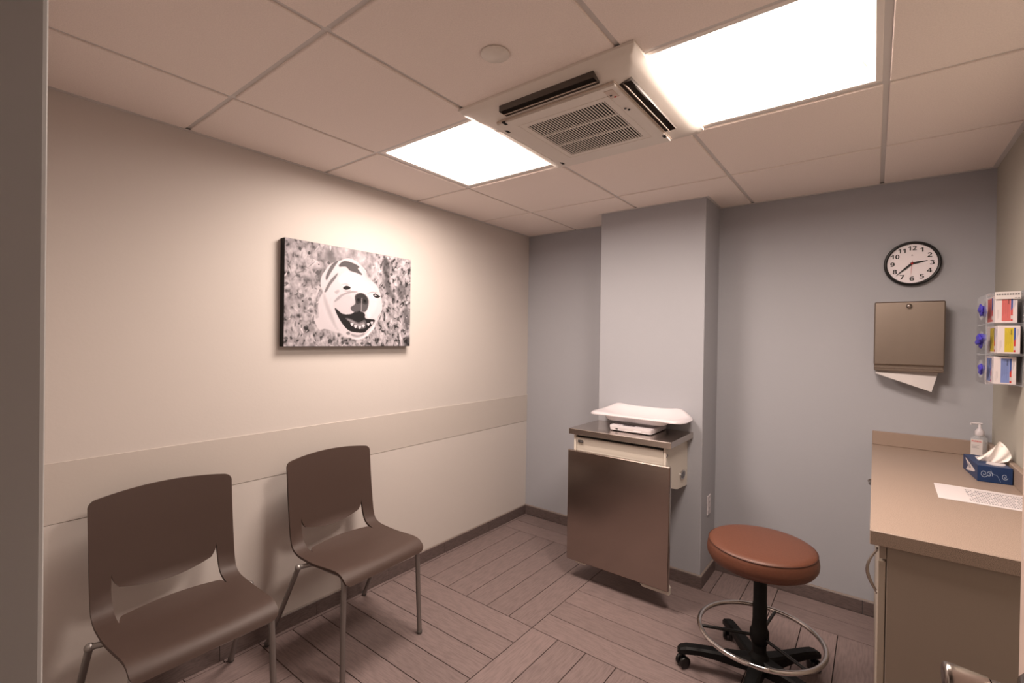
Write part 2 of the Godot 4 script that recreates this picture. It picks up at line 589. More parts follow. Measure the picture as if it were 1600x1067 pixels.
func floor_planks() -> void:
	var f := get_node("floor")
	var W := 0.15
	var L := 0.9
	var ox := -1.322
	var oz := -1.905
	var pier := PackedVector2Array([Vector2(PX0 - 0.002, ZB - 1), Vector2(PX1 + 0.002, ZB - 1), Vector2(PX1 + 0.002, ZC + 0.002), Vector2(PX0 - 0.002, ZC + 0.002)])
	var full: ArrayMesh = null
	for ci in range(-2, 2):
		for cj in range(-2, 4):
			var along_z := posmod(ci + cj, 2) == 0
			for k in 6:
				var cx0 := ox + ci * L
				var cz0 := oz + cj * L
				var lo := Vector2(cx0 + k * W, cz0) if along_z else Vector2(cx0, cz0 + k * W)
				var hi := lo + (Vector2(W, L) if along_z else Vector2(L, W))
				var g := 0.0019
				var lo2 := Vector2(maxf(lo.x + g, XL + 0.001), maxf(lo.y + g, ZB + 0.001))
				var hi2 := Vector2(minf(hi.x - g, XR - 0.001), minf(hi.y - g, 1.34))
				if hi2.x - lo2.x < 0.012 or hi2.y - lo2.y < 0.012:
					continue
				var c := (lo + hi) * 0.5
				var whole := lo2.distance_to(lo) < 0.003 and hi2.distance_to(hi) < 0.003
				var clipped := Geometry2D.clip_polygons(PackedVector2Array([lo2, Vector2(hi2.x, lo2.y), hi2, Vector2(lo2.x, hi2.y)]), pier)
				var cut := hi2.y > ZB and lo2.y < ZC + 0.002 and hi2.x > PX0 and lo2.x < PX1
				var rot := Basis(Vector3.UP, PI / 2) if along_z else Basis.IDENTITY
				if rng.randf() < 0.5:
					rot = rot * Basis(Vector3.UP, PI)
				var t := Transform3D(rot, Vector3(c.x, 0, c.y))
				var o: MeshInstance3D
				if whole and not cut:
					if full == null:
						var st0 := S()
						cb(st0, Vector3(-L / 2 + g, -0.008, -W / 2 + g), Vector3(L / 2 - g, 0.0, W / 2 - g), 0.0006)
						st0.generate_normals()
						full = st0.commit()
					o = inst("plank", full, M["plank_%d" % rng.randi_range(0, 4)], f)
				else:
					var st := S()
					for poly in clipped:
						var q := PackedVector2Array()
						for p in poly:
							var l := t.affine_inverse() * Vector3(p.x, 0, p.y)
							q.append(Vector2(l.x, l.z))
						prism(st, q, Vector3(0, -0.008, 0), Vector3(1, 0, 0), Vector3(0, 0, 1), Vector3(0, 0.008, 0))
					if clipped.is_empty():
						continue
					o = obj("plank", st, M["plank_%d" % rng.randi_range(0, 4)], f)
				o.transform = t


func bb_run(called: String, a: Vector2, b: Vector2, inward: Vector2, joints: Array) -> void:
	# tile skirting from a to b in plan; joints are distances from a
	var root := Node3D.new()
	root.name = called
	add_child(root)
	root.set_meta("kind", "structure")
	var d := (b - a).normalized()
	var L := a.distance_to(b)
	var cuts := [0.0] + joints + [L]
	var D := Vector3(d.x, 0, d.y)
	var N := Vector3(inward.x, 0, inward.y)
	var H := 0.072
	for i in cuts.size() - 1:
		var s0: float = cuts[i] + (0.001 if i > 0 else 0.0)
		var s1: float = cuts[i + 1] - (0.001 if i < cuts.size() - 2 else 0.0)
		var st := S()
		var prof := PackedVector2Array([Vector2(0, 0), Vector2(0.011, 0), Vector2(0.011, H - 0.003), Vector2(0.008, H), Vector2(0, H)])
		prism(st, prof, Vector3(a.x, 0.0005, a.y) + D * s0, N, Vector3.UP, D * (s1 - s0))
		obj("baseboard_tile", st, M.baseboard, root)
	var cs := S()
	prism(cs, PackedVector2Array([Vector2(0, H), Vector2(0.009, H + 0.0005), Vector2(0.003, H + 0.004), Vector2(0, H + 0.005)]), Vector3(a.x, 0, a.y), N, Vector3.UP, D * L)
	obj("caulk_line", cs, M.caulk, root)


func baseboards() -> void:
	bb_run("baseboard_left", Vector2(XL + 0.0005, ZB), Vector2(XL + 0.0005, ZF), Vector2(1, 0), [0.03, 0.476, 0.926, 1.376, 1.826, 2.276, 2.726])
	bb_run("baseboard_back", Vector2(XL + 0.012, ZB + 0.0005), Vector2(PX0 - 0.0005, ZB + 0.0005), Vector2(0, 1), [0.324])
	bb_run("baseboard_pier", Vector2(PX0 - 0.0005, ZB + 0.012), Vector2(PX0 - 0.0005, ZC), Vector2(-1, 0), [])
	bb_run("baseboard_pier_front", Vector2(PX0 - 0.0115, ZC + 0.0005), Vector2(PX1 + 0.0115, ZC + 0.0005), Vector2(0, 1), [0.35])
	bb_run("baseboard_pier_side", Vector2(PX1 + 0.0005, ZB + 0.012), Vector2(PX1 + 0.0005, ZC), Vector2(1, 0), [])
	bb_run("baseboard_back_right", Vector2(PX1 + 0.0005, ZB + 0.0005), Vector2(0.03, ZB + 0.0005), Vector2(0, 1), [0.30, 0.75])


# ------------------------------------------------------------------ ceiling things
func troffer(x0: float, zfar: float) -> void:
	var x1 := x0 + 0.6096
	var z1 := zfar
	var z0 := zfar - 0.6096
	var near_ac := x0 < -1.5
	var o := thing("ceiling_light", "square recessed ceiling light beside the cream wall, left of the air conditioner" if near_ac else "large bright square recessed ceiling light on the right of the air conditioner", "ceiling light", Vector3((x0 + x1) / 2, YC, (z0 + z1) / 2), 0.0, "square recessed ceiling lights")
	var h := 0.2945
	var b := 0.018
	var st := S()
	for s in [[Vector3(-h, 0.002, -h), Vector3(h, 0.016, -h + b)], [Vector3(-h, 0.002, h - b), Vector3(h, 0.016, h)], [Vector3(-h, 0.002, -h + b), Vector3(-h + b, 0.016, h - b)], [Vector3(h - b, 0.002, -h + b), Vector3(h, 0.016, h - b)]]:
		cb(st, s[0], s[1], 0.0015)
	obj("frame", st, M.fitting_white, o)
	# recessed pan: sloping sides up to the diffuser
	var pan := S()
	pan.set_smooth_group(-1)
	var a := h - b
	var c := 0.245
	var yt := 0.062
	for k in 4:
		var q := Basis(Vector3.UP, PI / 2 * k)
		quad(pan, q * Vector3(-a, 0.012, a), q * Vector3(a, 0.012, a), q * Vector3(c, yt, c), q * Vector3(-c, yt, c), q * Vector3(0, -0.3, -1))
		quad(pan, q * Vector3(-a - 0.003, 0.012, a + 0.003), q * Vector3(a + 0.003, 0.012, a + 0.003), q * Vector3(a + 0.003, 0.085, a + 0.003), q * Vector3(-a - 0.003, 0.085, a + 0.003), q * Vector3(0, 0, 1))
	quad(pan, Vector3(-a, 0.085, -a), Vector3(a, 0.085, -a), Vector3(a, 0.085, a), Vector3(-a, 0.085, a), Vector3.UP)
	obj("housing", pan, M.fitting_white, o)
	var df := S()
	df.set_smooth_group(2)
	var n := 12
	for i in n:
		var u0 := lerpf(-c, c, float(i) / n)
		var u1 := lerpf(-c, c, float(i + 1) / n)
		var y0 := yt - 0.0 - 0.012 * (1.0 - pow(u0 / c, 2))
		var y1 := yt - 0.0 - 0.012 * (1.0 - pow(u1 / c, 2))
		quad(df, Vector3(u0, y0, -c), Vector3(u1, y1, -c), Vector3(u1, y1, c), Vector3(u0, y0, c), Vector3.DOWN)
	obj("diffuser", df, M.diffuser_glow, o)
	var l := AreaLight3D.new()
	l.name = "lamp"
	l.area_size = Vector2(0.48, 0.48)
	l.light_color = Color(1.0, 0.925, 0.87)
	l.light_energy = 3.2
	l.area_normalize_energy = true
	l.area_range = 8.0
	l.shadow_enabled = true
	l.rotation.x = -PI / 2
	l.position = Vector3(0, 0.046, 0)
	o.add_child(l)


func air_conditioner() -> void:
	var cx := -0.880
	var cz := -1.568
	var o := thing("air_conditioner", "white square ceiling cassette air conditioner with a slatted centre grille", "air conditioner", Vector3(cx, YC, cz))
	var H := 0.338
	# outer fascia: a shallow square dome, its rim to the inner plateau, with the two open slots cut through
	var slot_n := Rect2(-0.165, 0.270, 0.365, 0.042)   # along x, near side (z positive)
	var slot_e := Rect2(0.245, -0.175, 0.040, 0.405)    # along z, right side
	var st := S()
	st.set_smooth_group(1)
	var xs := [-H, -H + 0.012, -H + 0.05, -0.25, -0.165, -0.05, 0.08, 0.2, 0.245, 0.285, H - 0.03, H - 0.012, H]
	var zs := [-H, -H + 0.012, -H + 0.05, -0.25, -0.175, -0.05, 0.1, 0.23, 0.27, 0.312, H - 0.012, H]
	var hgt := func(x: float, z: float) -> float:
		var e := H - maxf(absf(x), absf(z))
		return -0.012 - 0.040 * pow(clampf(e / 0.09, 0.0, 1.0), 0.6)
	for i in xs.size() - 1:
		for j in zs.size() - 1:
			var m := Vector2((xs[i] + xs[i + 1]) / 2, (zs[j] + zs[j + 1]) / 2)
			if slot_n.has_point(m) or slot_e.has_point(m):
				continue
			var p := []
			for e in [[i, j], [i + 1, j], [i + 1, j + 1], [i, j + 1]]:
				p.append(Vector3(xs[e[0]], hgt.call(xs[e[0]], zs[e[1]]), zs[e[1]]))
			quad(st, p[0], p[1], p[2], p[3], Vector3.DOWN)
	st.set_smooth_group(-1)
	for k in 4:
		var q := Basis(Vector3.UP, PI / 2 * k)
		quad(st, q * Vector3(-H, -0.012, H), q * Vector3(H, -0.012, H), q * Vector3(H, -0.004, H), q * Vector3(-H, -0.004, H), q * Vector3.BACK)
	quad(st, Vector3(-H, -0.004, -H), Vector3(H, -0.004, -H), Vector3(H, -0.004, H), Vector3(-H, -0.004, H), Vector3.UP)
	obj("fascia", st, M.ac_plastic, o)
	# slots: dark duct and a vane in each
	var duct := S()
	for s in [slot_n, slot_e]:
		var lo := Vector3(s.position.x, 0, s.position.y)
		var hi := Vector3(s.end.x, 0, s.end.y)
		var y0 := -0.052
		var y1 := -0.006
		for w in [[Vector3(lo.x, 0, lo.z), Vector3(hi.x, 0, lo.z), Vector3.BACK], [Vector3(lo.x, 0, hi.z), Vector3(hi.x, 0, hi.z), Vector3.FORWARD], [Vector3(lo.x, 0, lo.z), Vector3(lo.x, 0, hi.z), Vector3.RIGHT], [Vector3(hi.x, 0, lo.z), Vector3(hi.x, 0, hi.z), Vector3.LEFT]]:
			quad(duct, w[0] + Vector3(0, y0, 0), w[1] + Vector3(0, y0, 0), w[1] + Vector3(0, y1, 0), w[0] + Vector3(0, y1, 0), w[2])
		quad(duct, Vector3(lo.x, y1, lo.z), Vector3(hi.x, y1, lo.z), Vector3(hi.x, y1, hi.z), Vector3(lo.x, y1, hi.z), Vector3.DOWN)
	obj("air_duct", duct, M.ac_duct, o)
	var v1 := S()
	cb(v1, Vector3(-0.1765, -0.0015, -0.019), Vector3(0.1765, 0.0015, 0.019), 0.001, Transform3D(Basis(Vector3.RIGHT, deg_to_rad(30)), Vector3(0.0175, -0.049, 0.279)))
	obj("vane", v1, M.ac_vane, o)
	var v2 := S()
	cb(v2, Vector3(-0.019, -0.0015, -0.197), Vector3(0.019, 0.0015, 0.197), 0.001, Transform3D(Basis(Vector3.BACK, deg_to_rad(-48)), Vector3(0.253, -0.046, 0.0275)))
	obj("vane", v2, M.ac_vane, o)
	# closed vanes on the two far sides
	for q in [[0.0, PI / 2], [0.0, PI]]:
		var cv := S()
		var tilt := Transform3D(Basis(Vector3.UP, q[1]), Vector3.ZERO) * Transform3D(Basis(Vector3.BACK, deg_to_rad(17)), Vector3(0.272, -0.0452, 0.0))
		cb(cv, Vector3(-0.016, -0.002, -0.185), Vector3(0.016, 0.001, 0.185), 0.0008, tilt)
		obj("closed_vane", cv, M.ac_plastic, o)
	# centre panel round the grille opening
	var g := Rect2(-0.140, -0.142, 0.312, 0.322)
	var P := Rect2(-0.222, -0.245, 0.462, 0.497)
	var pt := S()
	var yb := -0.062
	for r in [[P.position.x, P.position.y, P.end.x, g.position.y], [P.position.x, g.end.y, P.end.x, P.end.y], [P.position.x, g.position.y, g.position.x, g.end.y], [g.end.x, g.position.y, P.end.x, g.end.y]]:
		cb(pt, Vector3(r[0], yb, r[1]), Vector3(r[2], -0.045, r[3]), 0.0)
	# raised step line round the panel
	obj("intake_panel", pt, M.ac_plastic, o)
	var lip := S()
	var r2 := Rect2(g.position - Vector2(0.024, 0.024), g.size + Vector2(0.048, 0.048))
	for e in [[r2.position.x, r2.position.y, r2.end.x, r2.position.y + 0.003], [r2.position.x, r2.end.y - 0.003, r2.end.x, r2.end.y], [r2.position.x, r2.position.y, r2.position.x + 0.003, r2.end.y], [r2.end.x - 0.003, r2.position.y, r2.end.x, r2.end.y]]:
		cb(lip, Vector3(e[0], yb - 0.0012, e[1]), Vector3(e[2], yb + 0.001, e[3]), 0.0004)
	obj("panel_lip", lip, M.ac_plastic, o)
	obj("filter", box(Vector3(g.position.x, -0.0545, g.position.y), Vector3(g.end.x, -0.0525, g.end.y), 0.0), M.ac_dark, o)
	var slat_mesh: ArrayMesh
	var n := 29
	for k in n:
		var x := g.position.x + (k + 0.5) * g.size.x / n
		if slat_mesh == null:
			var ss := S()
			cb(ss, Vector3(-0.0022, -0.0009, g.position.y), Vector3(0.0022, 0.0009, g.end.y), 0.0004)
			ss.generate_normals()
			slat_mesh = ss.commit()
		var sl := inst("slat", slat_mesh, M.ac_plastic, o)
		sl.position = Vector3(x, -0.0608, 0)
	for k in 2:
		var z := g.position.y + (k + 1) * g.size.y / 3
		obj("grille_bar", box(Vector3(g.position.x, yb, z - 0.003), Vector3(g.end.x, -0.048, z + 0.003), 0.0006), M.ac_plastic, o)
	# latches, seams and the little indicator window
	for q in [[-0.222, 0.19], [0.235, -0.19], [-0.222, -0.20], [-0.19, 0.248]]:
		obj("latch", box(Vector3(q[0] - 0.006, yb - 0.001, q[1] - 0.012), Vector3(q[0] + 0.006, yb + 0.004, q[1] + 0.012), 0.001), M.ac_dark, o)
	var ind := box(Vector3(0.196, yb - 0.0015, 0.185), Vector3(0.226, yb + 0.001, 0.235), 0.0008)
	obj("indicator_window", ind, M.ac_vane, o)
	for q in [[0.206, 0.205, "screen_grey"], [0.214, 0.190, "red_hand"], [0.208, 0.10, "screen_grey"], [0.214, 0.085, "ink"]]:
		var dt := S()
		lathe(dt, [Vector2(0.0, -0.002), Vector2(0.0042, -0.002), Vector2(0.0042, 0.001)], 12, Transform3D(Basis.IDENTITY, Vector3(q[0], yb - 0.0005, q[1])))
		obj("indicator_lamp", dt, M[q[2]], o)
	# hairline seam between panel and fascia
	var seam := S()
	for e in [[P.position.x - 0.004, P.position.y - 0.004, P.end.x + 0.004, P.position.y], [P.position.x - 0.004, P.position.y, P.position.x, P.end.y], [P.position.x, P.end.y, P.end.x, P.end.y + 0.003], [P.end.x, P.position.y, P.end.x + 0.003, P.end.y]]:
		cb(seam, Vector3(e[0], -0.0545, e[1]), Vector3(e[2], -0.050, e[3]), 0.0)
	obj("panel_seam", seam, M.ac_vane, o)


func sprinkler_cover() -> void:
	var st := S()
	lathe(st, [Vector2(0.0, -0.006), Vector2(0.040, -0.006), Vector2(0.0425, -0.0045), Vector2(0.0425, -0.003), Vector2(0.0, -0.003)], 48)
	lathe(st, [Vector2(0.030, -0.003), Vector2(0.030, 0.0)], 40)
	var o := obj("sprinkler_cover", st, M.ac_plastic)
	o.position = Vector3(-0.893, YC - 0.003, -1.052)
	tag(o, "flat round white cover plate on a ceiling tile before the air conditioner", "sprinkler cover")


# ------------------------------------------------------------------ furniture
func make_chair() -> Node3D:
	var o := thing("chair", "", "")
	# profile from the top of the back down and forward to the seat's front edge: (forward, height)
	var prof := smooth_line([Vector2(-0.004, 0.846), Vector2(0.004, 0.76), Vector2(0.014, 0.66), Vector2(0.026, 0.57), Vector2(0.036, 0.51), Vector2(0.052, 0.472), Vector2(0.088, 0.452), Vector2(0.14, 0.446), Vector2(0.22, 0.444), Vector2(0.30, 0.449), Vector2(0.36, 0.452), Vector2(0.395, 0.446), Vector2(0.419, 0.428), Vector2(0.430, 0.404)], 10)
	var cum := [0.0]
	for i in range(1, prof.size()):
		cum.append(cum[i - 1] + prof[i].distance_to(prof[i - 1]))
	var total: float = cum[cum.size() - 1]
	var at := func(v: float) -> Array:
		var i := 0
		while i < cum.size() - 2 and cum[i + 1] < v:
			i += 1
		var f := clampf((v - cum[i]) / maxf(cum[i + 1] - cum[i], 1e-6), 0.0, 1.0)
		var p: Vector2 = prof[i].lerp(prof[i + 1], f)
		var i0 := maxi(i - 1, 0)
		var i2 := mini(i + 2, prof.size() - 1)
		var d: Vector2 = (prof[i2] - prof[i0]).normalized()
		return [p, Vector2(-d.y, d.x)]     # the second: outward normal on the sitting side
	var vs := []
	for k in 11:
		vs.append(0.022 * (1.0 - cos(PI / 2 * k / 10.0)))
	var v := 0.035
	while v < 0.262:
		vs.append(v)
		v += 0.025
	for k in 10:
		vs.append(0.262 + 0.053 * k / 9.0)
	for k in range(1, 11):
		vs.append(0.315 + 0.028 * sin(PI / 2 * k / 10.0))
	for k in range(1, 8):
		vs.append(0.343 + 0.059 * k / 7.0)
	for k in range(1, 10):
		vs.append(0.402 + 0.016 * (1.0 - cos(PI / 2 * k / 9.0)))
	for k in range(1, 8):
		vs.append(0.418 + 0.034 * k / 7.0)
	v = 0.465
	while v < total - 0.03:
		vs.append(v)
		v += 0.018
	for k in range(0, 11):
		vs.append(total - 0.03 + 0.03 * sin(PI / 2 * k / 10.0))
	var W := 0.2275
	var rows := []
	for q in vs:
		var w := W
		if q < 0.022:
			w = W - 0.022 + sqrt(maxf(0.0, 0.022 * 0.022 - pow(0.022 - q, 2)))
		var e: float = total - q
		if q > 0.5:
			w = W - 0.010 * smoothstep(0.5, total, q)
		if e < 0.03:
			w -= 0.03 - sqrt(maxf(0.0, 0.03 * 0.03 - pow(0.03 - e, 2)))
		var a := 0.166
		var b := 0.166
		if q >= 0.262 and q <= 0.315:
			var f: float = (q - 0.262) / 0.053
			a = 0.166 - 0.020 * pow(f, 2.2)
			b = 0.166 + 0.003 * f
		elif q > 0.315 and q < 0.343:
			a = 0.146 * sqrt(maxf(0.0, (0.343 - q) / 0.028))
			b = 0.169
		elif q >= 0.343 and q <= 0.402:
			a = 0.0
			b = 0.169
		elif q > 0.402 and q < 0.418:
			a = 0.152 * sqrt((q - 0.402) / 0.016)
			b = 0.169
		elif q >= 0.418 and q <= 0.452:
			var f2: float = (q - 0.418) / 0.034
			a = lerpf(0.152, 0.168, sqrt(f2))
			b = lerpf(0.169, 0.168, f2)
		rows.append([q, w, a, b])
	var st := S()
	var T := 0.0055
	var pos := func(u: float, q: float, side: float) -> Vector3:
		var r: Array = at.call(q)
		var p: Vector2 = r[0]
		var n: Vector2 = r[1]
		var k := 1.0 - pow(u / W, 2)
		var back := 1.0 - smoothstep(0.30, 0.42, q)
		var seat := smoothstep(0.42, 0.5, q) * (1.0 - smoothstep(total - 0.1, total - 0.03, q))
		var x := p.x - 0.024 * k * back
		var y := p.y + 0.020 * k * (1.0 - smoothstep(0.0, 0.28, q)) - 0.010 * k * seat
		return Vector3(x + n.x * T * side, y + n.y * T * side, u)
	for band in 3:
		var nseg := 14 if band == 1 else 5
		for i in rows.size() - 1:
			var A: Array = rows[i]
			var B: Array = rows[i + 1]
			var la := [-A[1], -A[2], A[3]]
			var ra := [-A[3], A[2], A[1]]
			var lb := [-B[1], -B[2], B[3]]
			var rb := [-B[3], B[2], B[1]]
			var l0: float = la[band]
			var r0: float = ra[band]
			var l1: float = lb[band]
			var r1: float = rb[band]
			if r0 - l0 < 1e-4 and r1 - l1 < 1e-4:
				continue
			for k in nseg:
				var f0 := float(k) / nseg
				var f1 := float(k + 1) / nseg
				var u00 := lerpf(l0, r0, f0)
				var u01 := lerpf(l0, r0, f1)
				var u10 := lerpf(l1, r1, f0)
				var u11 := lerpf(l1, r1, f1)
				for s in [1.0, -1.0]:
					st.set_smooth_group(1 if s > 0 else 2)
					var nn: Vector2 = at.call((A[0] + B[0]) / 2)[1] * s
					quad(st, pos.call(u00, A[0], s), pos.call(u01, A[0], s), pos.call(u11, B[0], s), pos.call(u10, B[0], s), Vector3(nn.x, nn.y, 0))
			# edge walls
			st.set_smooth_group(-1)
			var open_ := absf(A[3] - A[2]) > 1e-4 or absf(B[3] - B[2]) > 1e-4
			var walls := []
			if band == 0:
				walls.append([l0, l1, -1.0])
				if open_:
					walls.append([r0, r1, 1.0])
			elif band == 2:
				walls.append([r0, r1, 1.0])
				if open_:
					walls.append([l0, l1, -1.0])
			elif open_:
				walls.append([l0, l1, -1.0])
				walls.append([r0, r1, 1.0])
			for wl in walls:
				var dz: float = wl[1] - wl[0]
				quad(st, pos.call(wl[0], A[0], 1.0), pos.call(wl[0], A[0], -1.0), pos.call(wl[1], B[0], -1.0), pos.call(wl[1], B[0], 1.0), Vector3(0, 0.001, wl[2]))
	# end caps
	for e in [0, rows.size() - 1]:
		var R: Array = rows[e]
		for k in 20:
			var u0 := lerpf(-R[1], R[1], k / 20.0)
			var u1 := lerpf(-R[1], R[1], (k + 1) / 20.0)
			quad(st, pos.call(u0, R[0], 1.0), pos.call(u1, R[0], 1.0), pos.call(u1, R[0], -1.0), pos.call(u0, R[0], -1.0), Vector3(0, 1, 0) if e == 0 else Vector3(0.3, -1, 0))
	obj("seat_shell", st, M.chair_plastic, o)
	var R_ := 0.011
	for s in [-1.0, 1.0]:
		var fl := S()
		tube(fl, smooth_line([Vector3(0.412, 0.012, 0.214 * s), Vector3(0.405, 0.2, 0.209 * s), Vector3(0.400, 0.385, 0.204 * s), Vector3(0.388, 0.424, 0.198 * s), Vector3(0.36, 0.434, 0.192 * s)], 5), R_, 14)
		var leg := obj("leg", fl, M.chair_metal, o)
		var ft := S()
		lathe(ft, [Vector2(0.0, 0.0), Vector2(0.011, 0.0), Vector2(0.0125, 0.003), Vector2(0.0125, 0.016), Vector2(0.0, 0.016)], 16, Transform3D(Basis.IDENTITY, Vector3(0.412, 0.0, 0.214 * s)))
		obj("foot_cap", ft, M.foot_plastic, leg)
		var rl := S()
		tube(rl, [Vector3(-0.078, 0.012, 0.268 * s), Vector3(0.03, 0.215, 0.256 * s), Vector3(0.132, 0.412, 0.247 * s)], R_, 14)
		# rounded knob on top
		for a in 1:
			var kn := []
			for k in 9:
				var an := -PI / 2 + PI * k / 8.0
				kn.append(Vector2(0.0145 * cos(an), 0.0145 * sin(an)))
			lathe(rl, kn, 16, Transform3D(Basis.IDENTITY, Vector3(0.134, 0.416, 0.247 * s)))
		var leg2 := obj("leg", rl, M.chair_metal, o)
		var ft2 := S()
		lathe(ft2, [Vector2(0.0, 0.0), Vector2(0.011, 0.0), Vector2(0.0125, 0.003), Vector2(0.0125, 0.018), Vector2(0.0, 0.018)], 16, Transform3D(Basis.IDENTITY, Vector3(-0.080, 0.0, 0.268 * s)))
		obj("foot_cap", ft2, M.foot_plastic, leg2)
		var rail := S()
		tube(rail, smooth_line([Vector3(0.134, 0.416, 0.247 * s), Vector3(0.150, 0.420, 0.222 * s), Vector3(0.178, 0.424, 0.196 * s), Vector3(0.26, 0.424, 0.190 * s), Vector3(0.36, 0.432, 0.192 * s)], 6), 0.0095, 12)
		obj("side_rail", rail, M.chair_metal, o)
	var cross := S()
	tube(cross, [Vector3(0.20, 0.421, -0.192), Vector3(0.20, 0.421, 0.192)], 0.009, 10)
	tube(cross, [Vector3(0.35, 0.426, -0.192), Vector3(0.35, 0.426, 0.192)], 0.009, 10)
	obj("cross_bar", cross, M.chair_metal, o)
	return o


func stool() -> void:
	var o := thing("stool", "round tan leather swivel stool with chrome foot ring and black wheeled base", "stool", Vector3(-0.363, 0, -2.190))
	var top := 0.590
	var st := S()
	lathe(st, [Vector2(0.0, 0.502), Vector2(0.15, 0.502), Vector2(0.176, 0.506), Vector2(0.196, 0.517), Vector2(0.2065, 0.535), Vector2(0.208, 0.552), Vector2(0.2055, 0.570), Vector2(0.2015, top - 0.004)], 72)
	lathe(st, [Vector2(0.2015, top - 0.004), Vector2(0.195, top + 0.003), Vector2(0.17, top + 0.007), Vector2(0.11, top + 0.010), Vector2(0.0, top + 0.011)], 72)
	var seat := obj("seat", st, M.leather, o)
	var pp := S()
	var ring := []
	for k in 72:
		ring.append(Vector3(cos(TAU * k / 72) * 0.2018, top - 0.0035, sin(TAU * k / 72) * 0.2018))
	tube(pp, ring, 0.0018, 8, true)
	obj("piping", pp, M.leather_piping, seat)
	var und := S()
	lathe(und, [Vector2(0.0, 0.478), Vector2(0.06, 0.478), Vector2(0.13, 0.492), Vector2(0.145, 0.502)], 40)
	obj("seat_plate", und, M.black_plastic, o)
	var post := S()
	lathe(post, [Vector2(0.027, 0.10), Vector2(0.027, 0.34), Vector2(0.0255, 0.342), Vector2(0.0255, 0.49)], 28)
	obj("post", post, M.black_plastic, o)
	# foot ring with collar and spokes
	var fr := S()
	var rp := []
	for k in 80:
		rp.append(Vector3(cos(TAU * k / 80) * 0.234, 0.213, sin(TAU * k / 80) * 0.234))
	tube(fr, rp, 0.0095, 14, true)
	var fring := obj("foot_ring", fr, M.chrome, o)
	var col := S()
	lathe(col, [Vector2(0.027, 0.17), Vector2(0.034, 0.185), Vector2(0.037, 0.198), Vector2(0.036, 0.228), Vector2(0.030, 0.238), Vector2(0.027, 0.28)], 24)
	obj("collar", col, M.black_plastic, o)
	for a in [156.0, 276.0, 36.0]:
		var sp := S()
		var d := Vector3(cos(deg_to_rad(a)), 0, sin(deg_to_rad(a)))
		tube(sp, [d * 0.03 + Vector3(0, 0.205, 0), d * 0.232 + Vector3(0, 0.211, 0)], 0.0065, 10)
		obj("spoke", sp, M.black_satin, o)
	var hub := S()
	lathe(hub, [Vector2(0.0, 0.062), Vector2(0.045, 0.062), Vector2(0.050, 0.07), Vector2(0.047, 0.105), Vector2(0.034, 0.125), Vector2(0.027, 0.14)], 32)
	obj("hub", hub, M.black_plastic, o)
	for k in 5:
		var a := deg_to_rad(162.0 + 72.0 * k)
		var d := Vector3(cos(a), 0, sin(a))
		var sd := Vector3(-sin(a), 0, cos(a))
		var arm := S()
		# arched, tapering arm: cross sections of a bevelled bar
		var secs := []
		for q in [[0.03, 0.062, 0.118, 0.030], [0.09, 0.066, 0.112, 0.027], [0.17, 0.074, 0.108, 0.024], [0.24, 0.076, 0.104, 0.023], [0.285, 0.070, 0.099, 0.024], [0.310, 0.066, 0.090, 0.022], [0.322, 0.066, 0.078, 0.014]]:
			var c := d * float(q[0])
			var lo: float = q[1]
			var hi: float = q[2]
			var w: float = q[3]
			var b := minf(0.008, (hi - lo) * 0.3)
			var ring2 := []
			for e in [[-w, lo], [w, lo], [w, hi - b], [w - b, hi], [-w + b, hi], [-w, hi - b]]:
				ring2.append(c + sd * float(e[0]) + Vector3(0, e[1], 0))
			secs.append(ring2)
		arm.set_smooth_group(-1)
		for i in secs.size() - 1:
			for j in 6:
				var j2 := (j + 1) % 6
				var ctr: Vector3 = (secs[i][0] + secs[i][3] + secs[i + 1][0] + secs[i + 1][3]) * 0.25
				var mid: Vector3 = (secs[i][j] + secs[i][j2] + secs[i + 1][j] + secs[i + 1][j2]) * 0.25
				quad(arm, secs[i][j], secs[i][j2], secs[i + 1][j2], secs[i + 1][j], mid - ctr)
		var last: Array = secs[secs.size() - 1]
		for j in range(1, 5):
			tri(arm, last[0], last[j], last[j + 1], d)
		var am := obj("base_arm", arm, M.black_plastic, o)
		var cst := S()
		var cc := d * 0.298
		var roll: float = a + [0.9, 2.0, 0.3, 1.4, 2.6][k]
		var ax := Vector3(cos(roll), 0, sin(roll))
		for s in [-1.0, 1.0]:
			var t := Transform3D(Basis(ax.cross(Vector3.UP).normalized(), ax, Vector3.UP), cc + ax * 0.013 * s + Vector3(0, 0.0255, 0))
			lathe(cst, [Vector2(0.0, -0.009), Vector2(0.018, -0.009), Vector2(0.0235, -0.0075), Vector2(0.0255, -0.004), Vector2(0.0255, 0.004), Vector2(0.0235, 0.0075), Vector2(0.018, 0.009), Vector2(0.0, 0.009)], 24, t)
		lathe(cst, [Vector2(0.0, 0.022), Vector2(0.006, 0.022), Vector2(0.006, 0.07), Vector2(0.0, 0.07)], 12, Transform3D(Basis.IDENTITY, cc))
		cb(cst, Vector3(-0.012, 0.02, -0.004), Vector3(0.012, 0.058, 0.004), 0.002, Transform3D(Basis(ax.cross(Vector3.UP).normalized(), Vector3.UP, ax), cc))
		obj("caster", cst, M.black_satin, am)


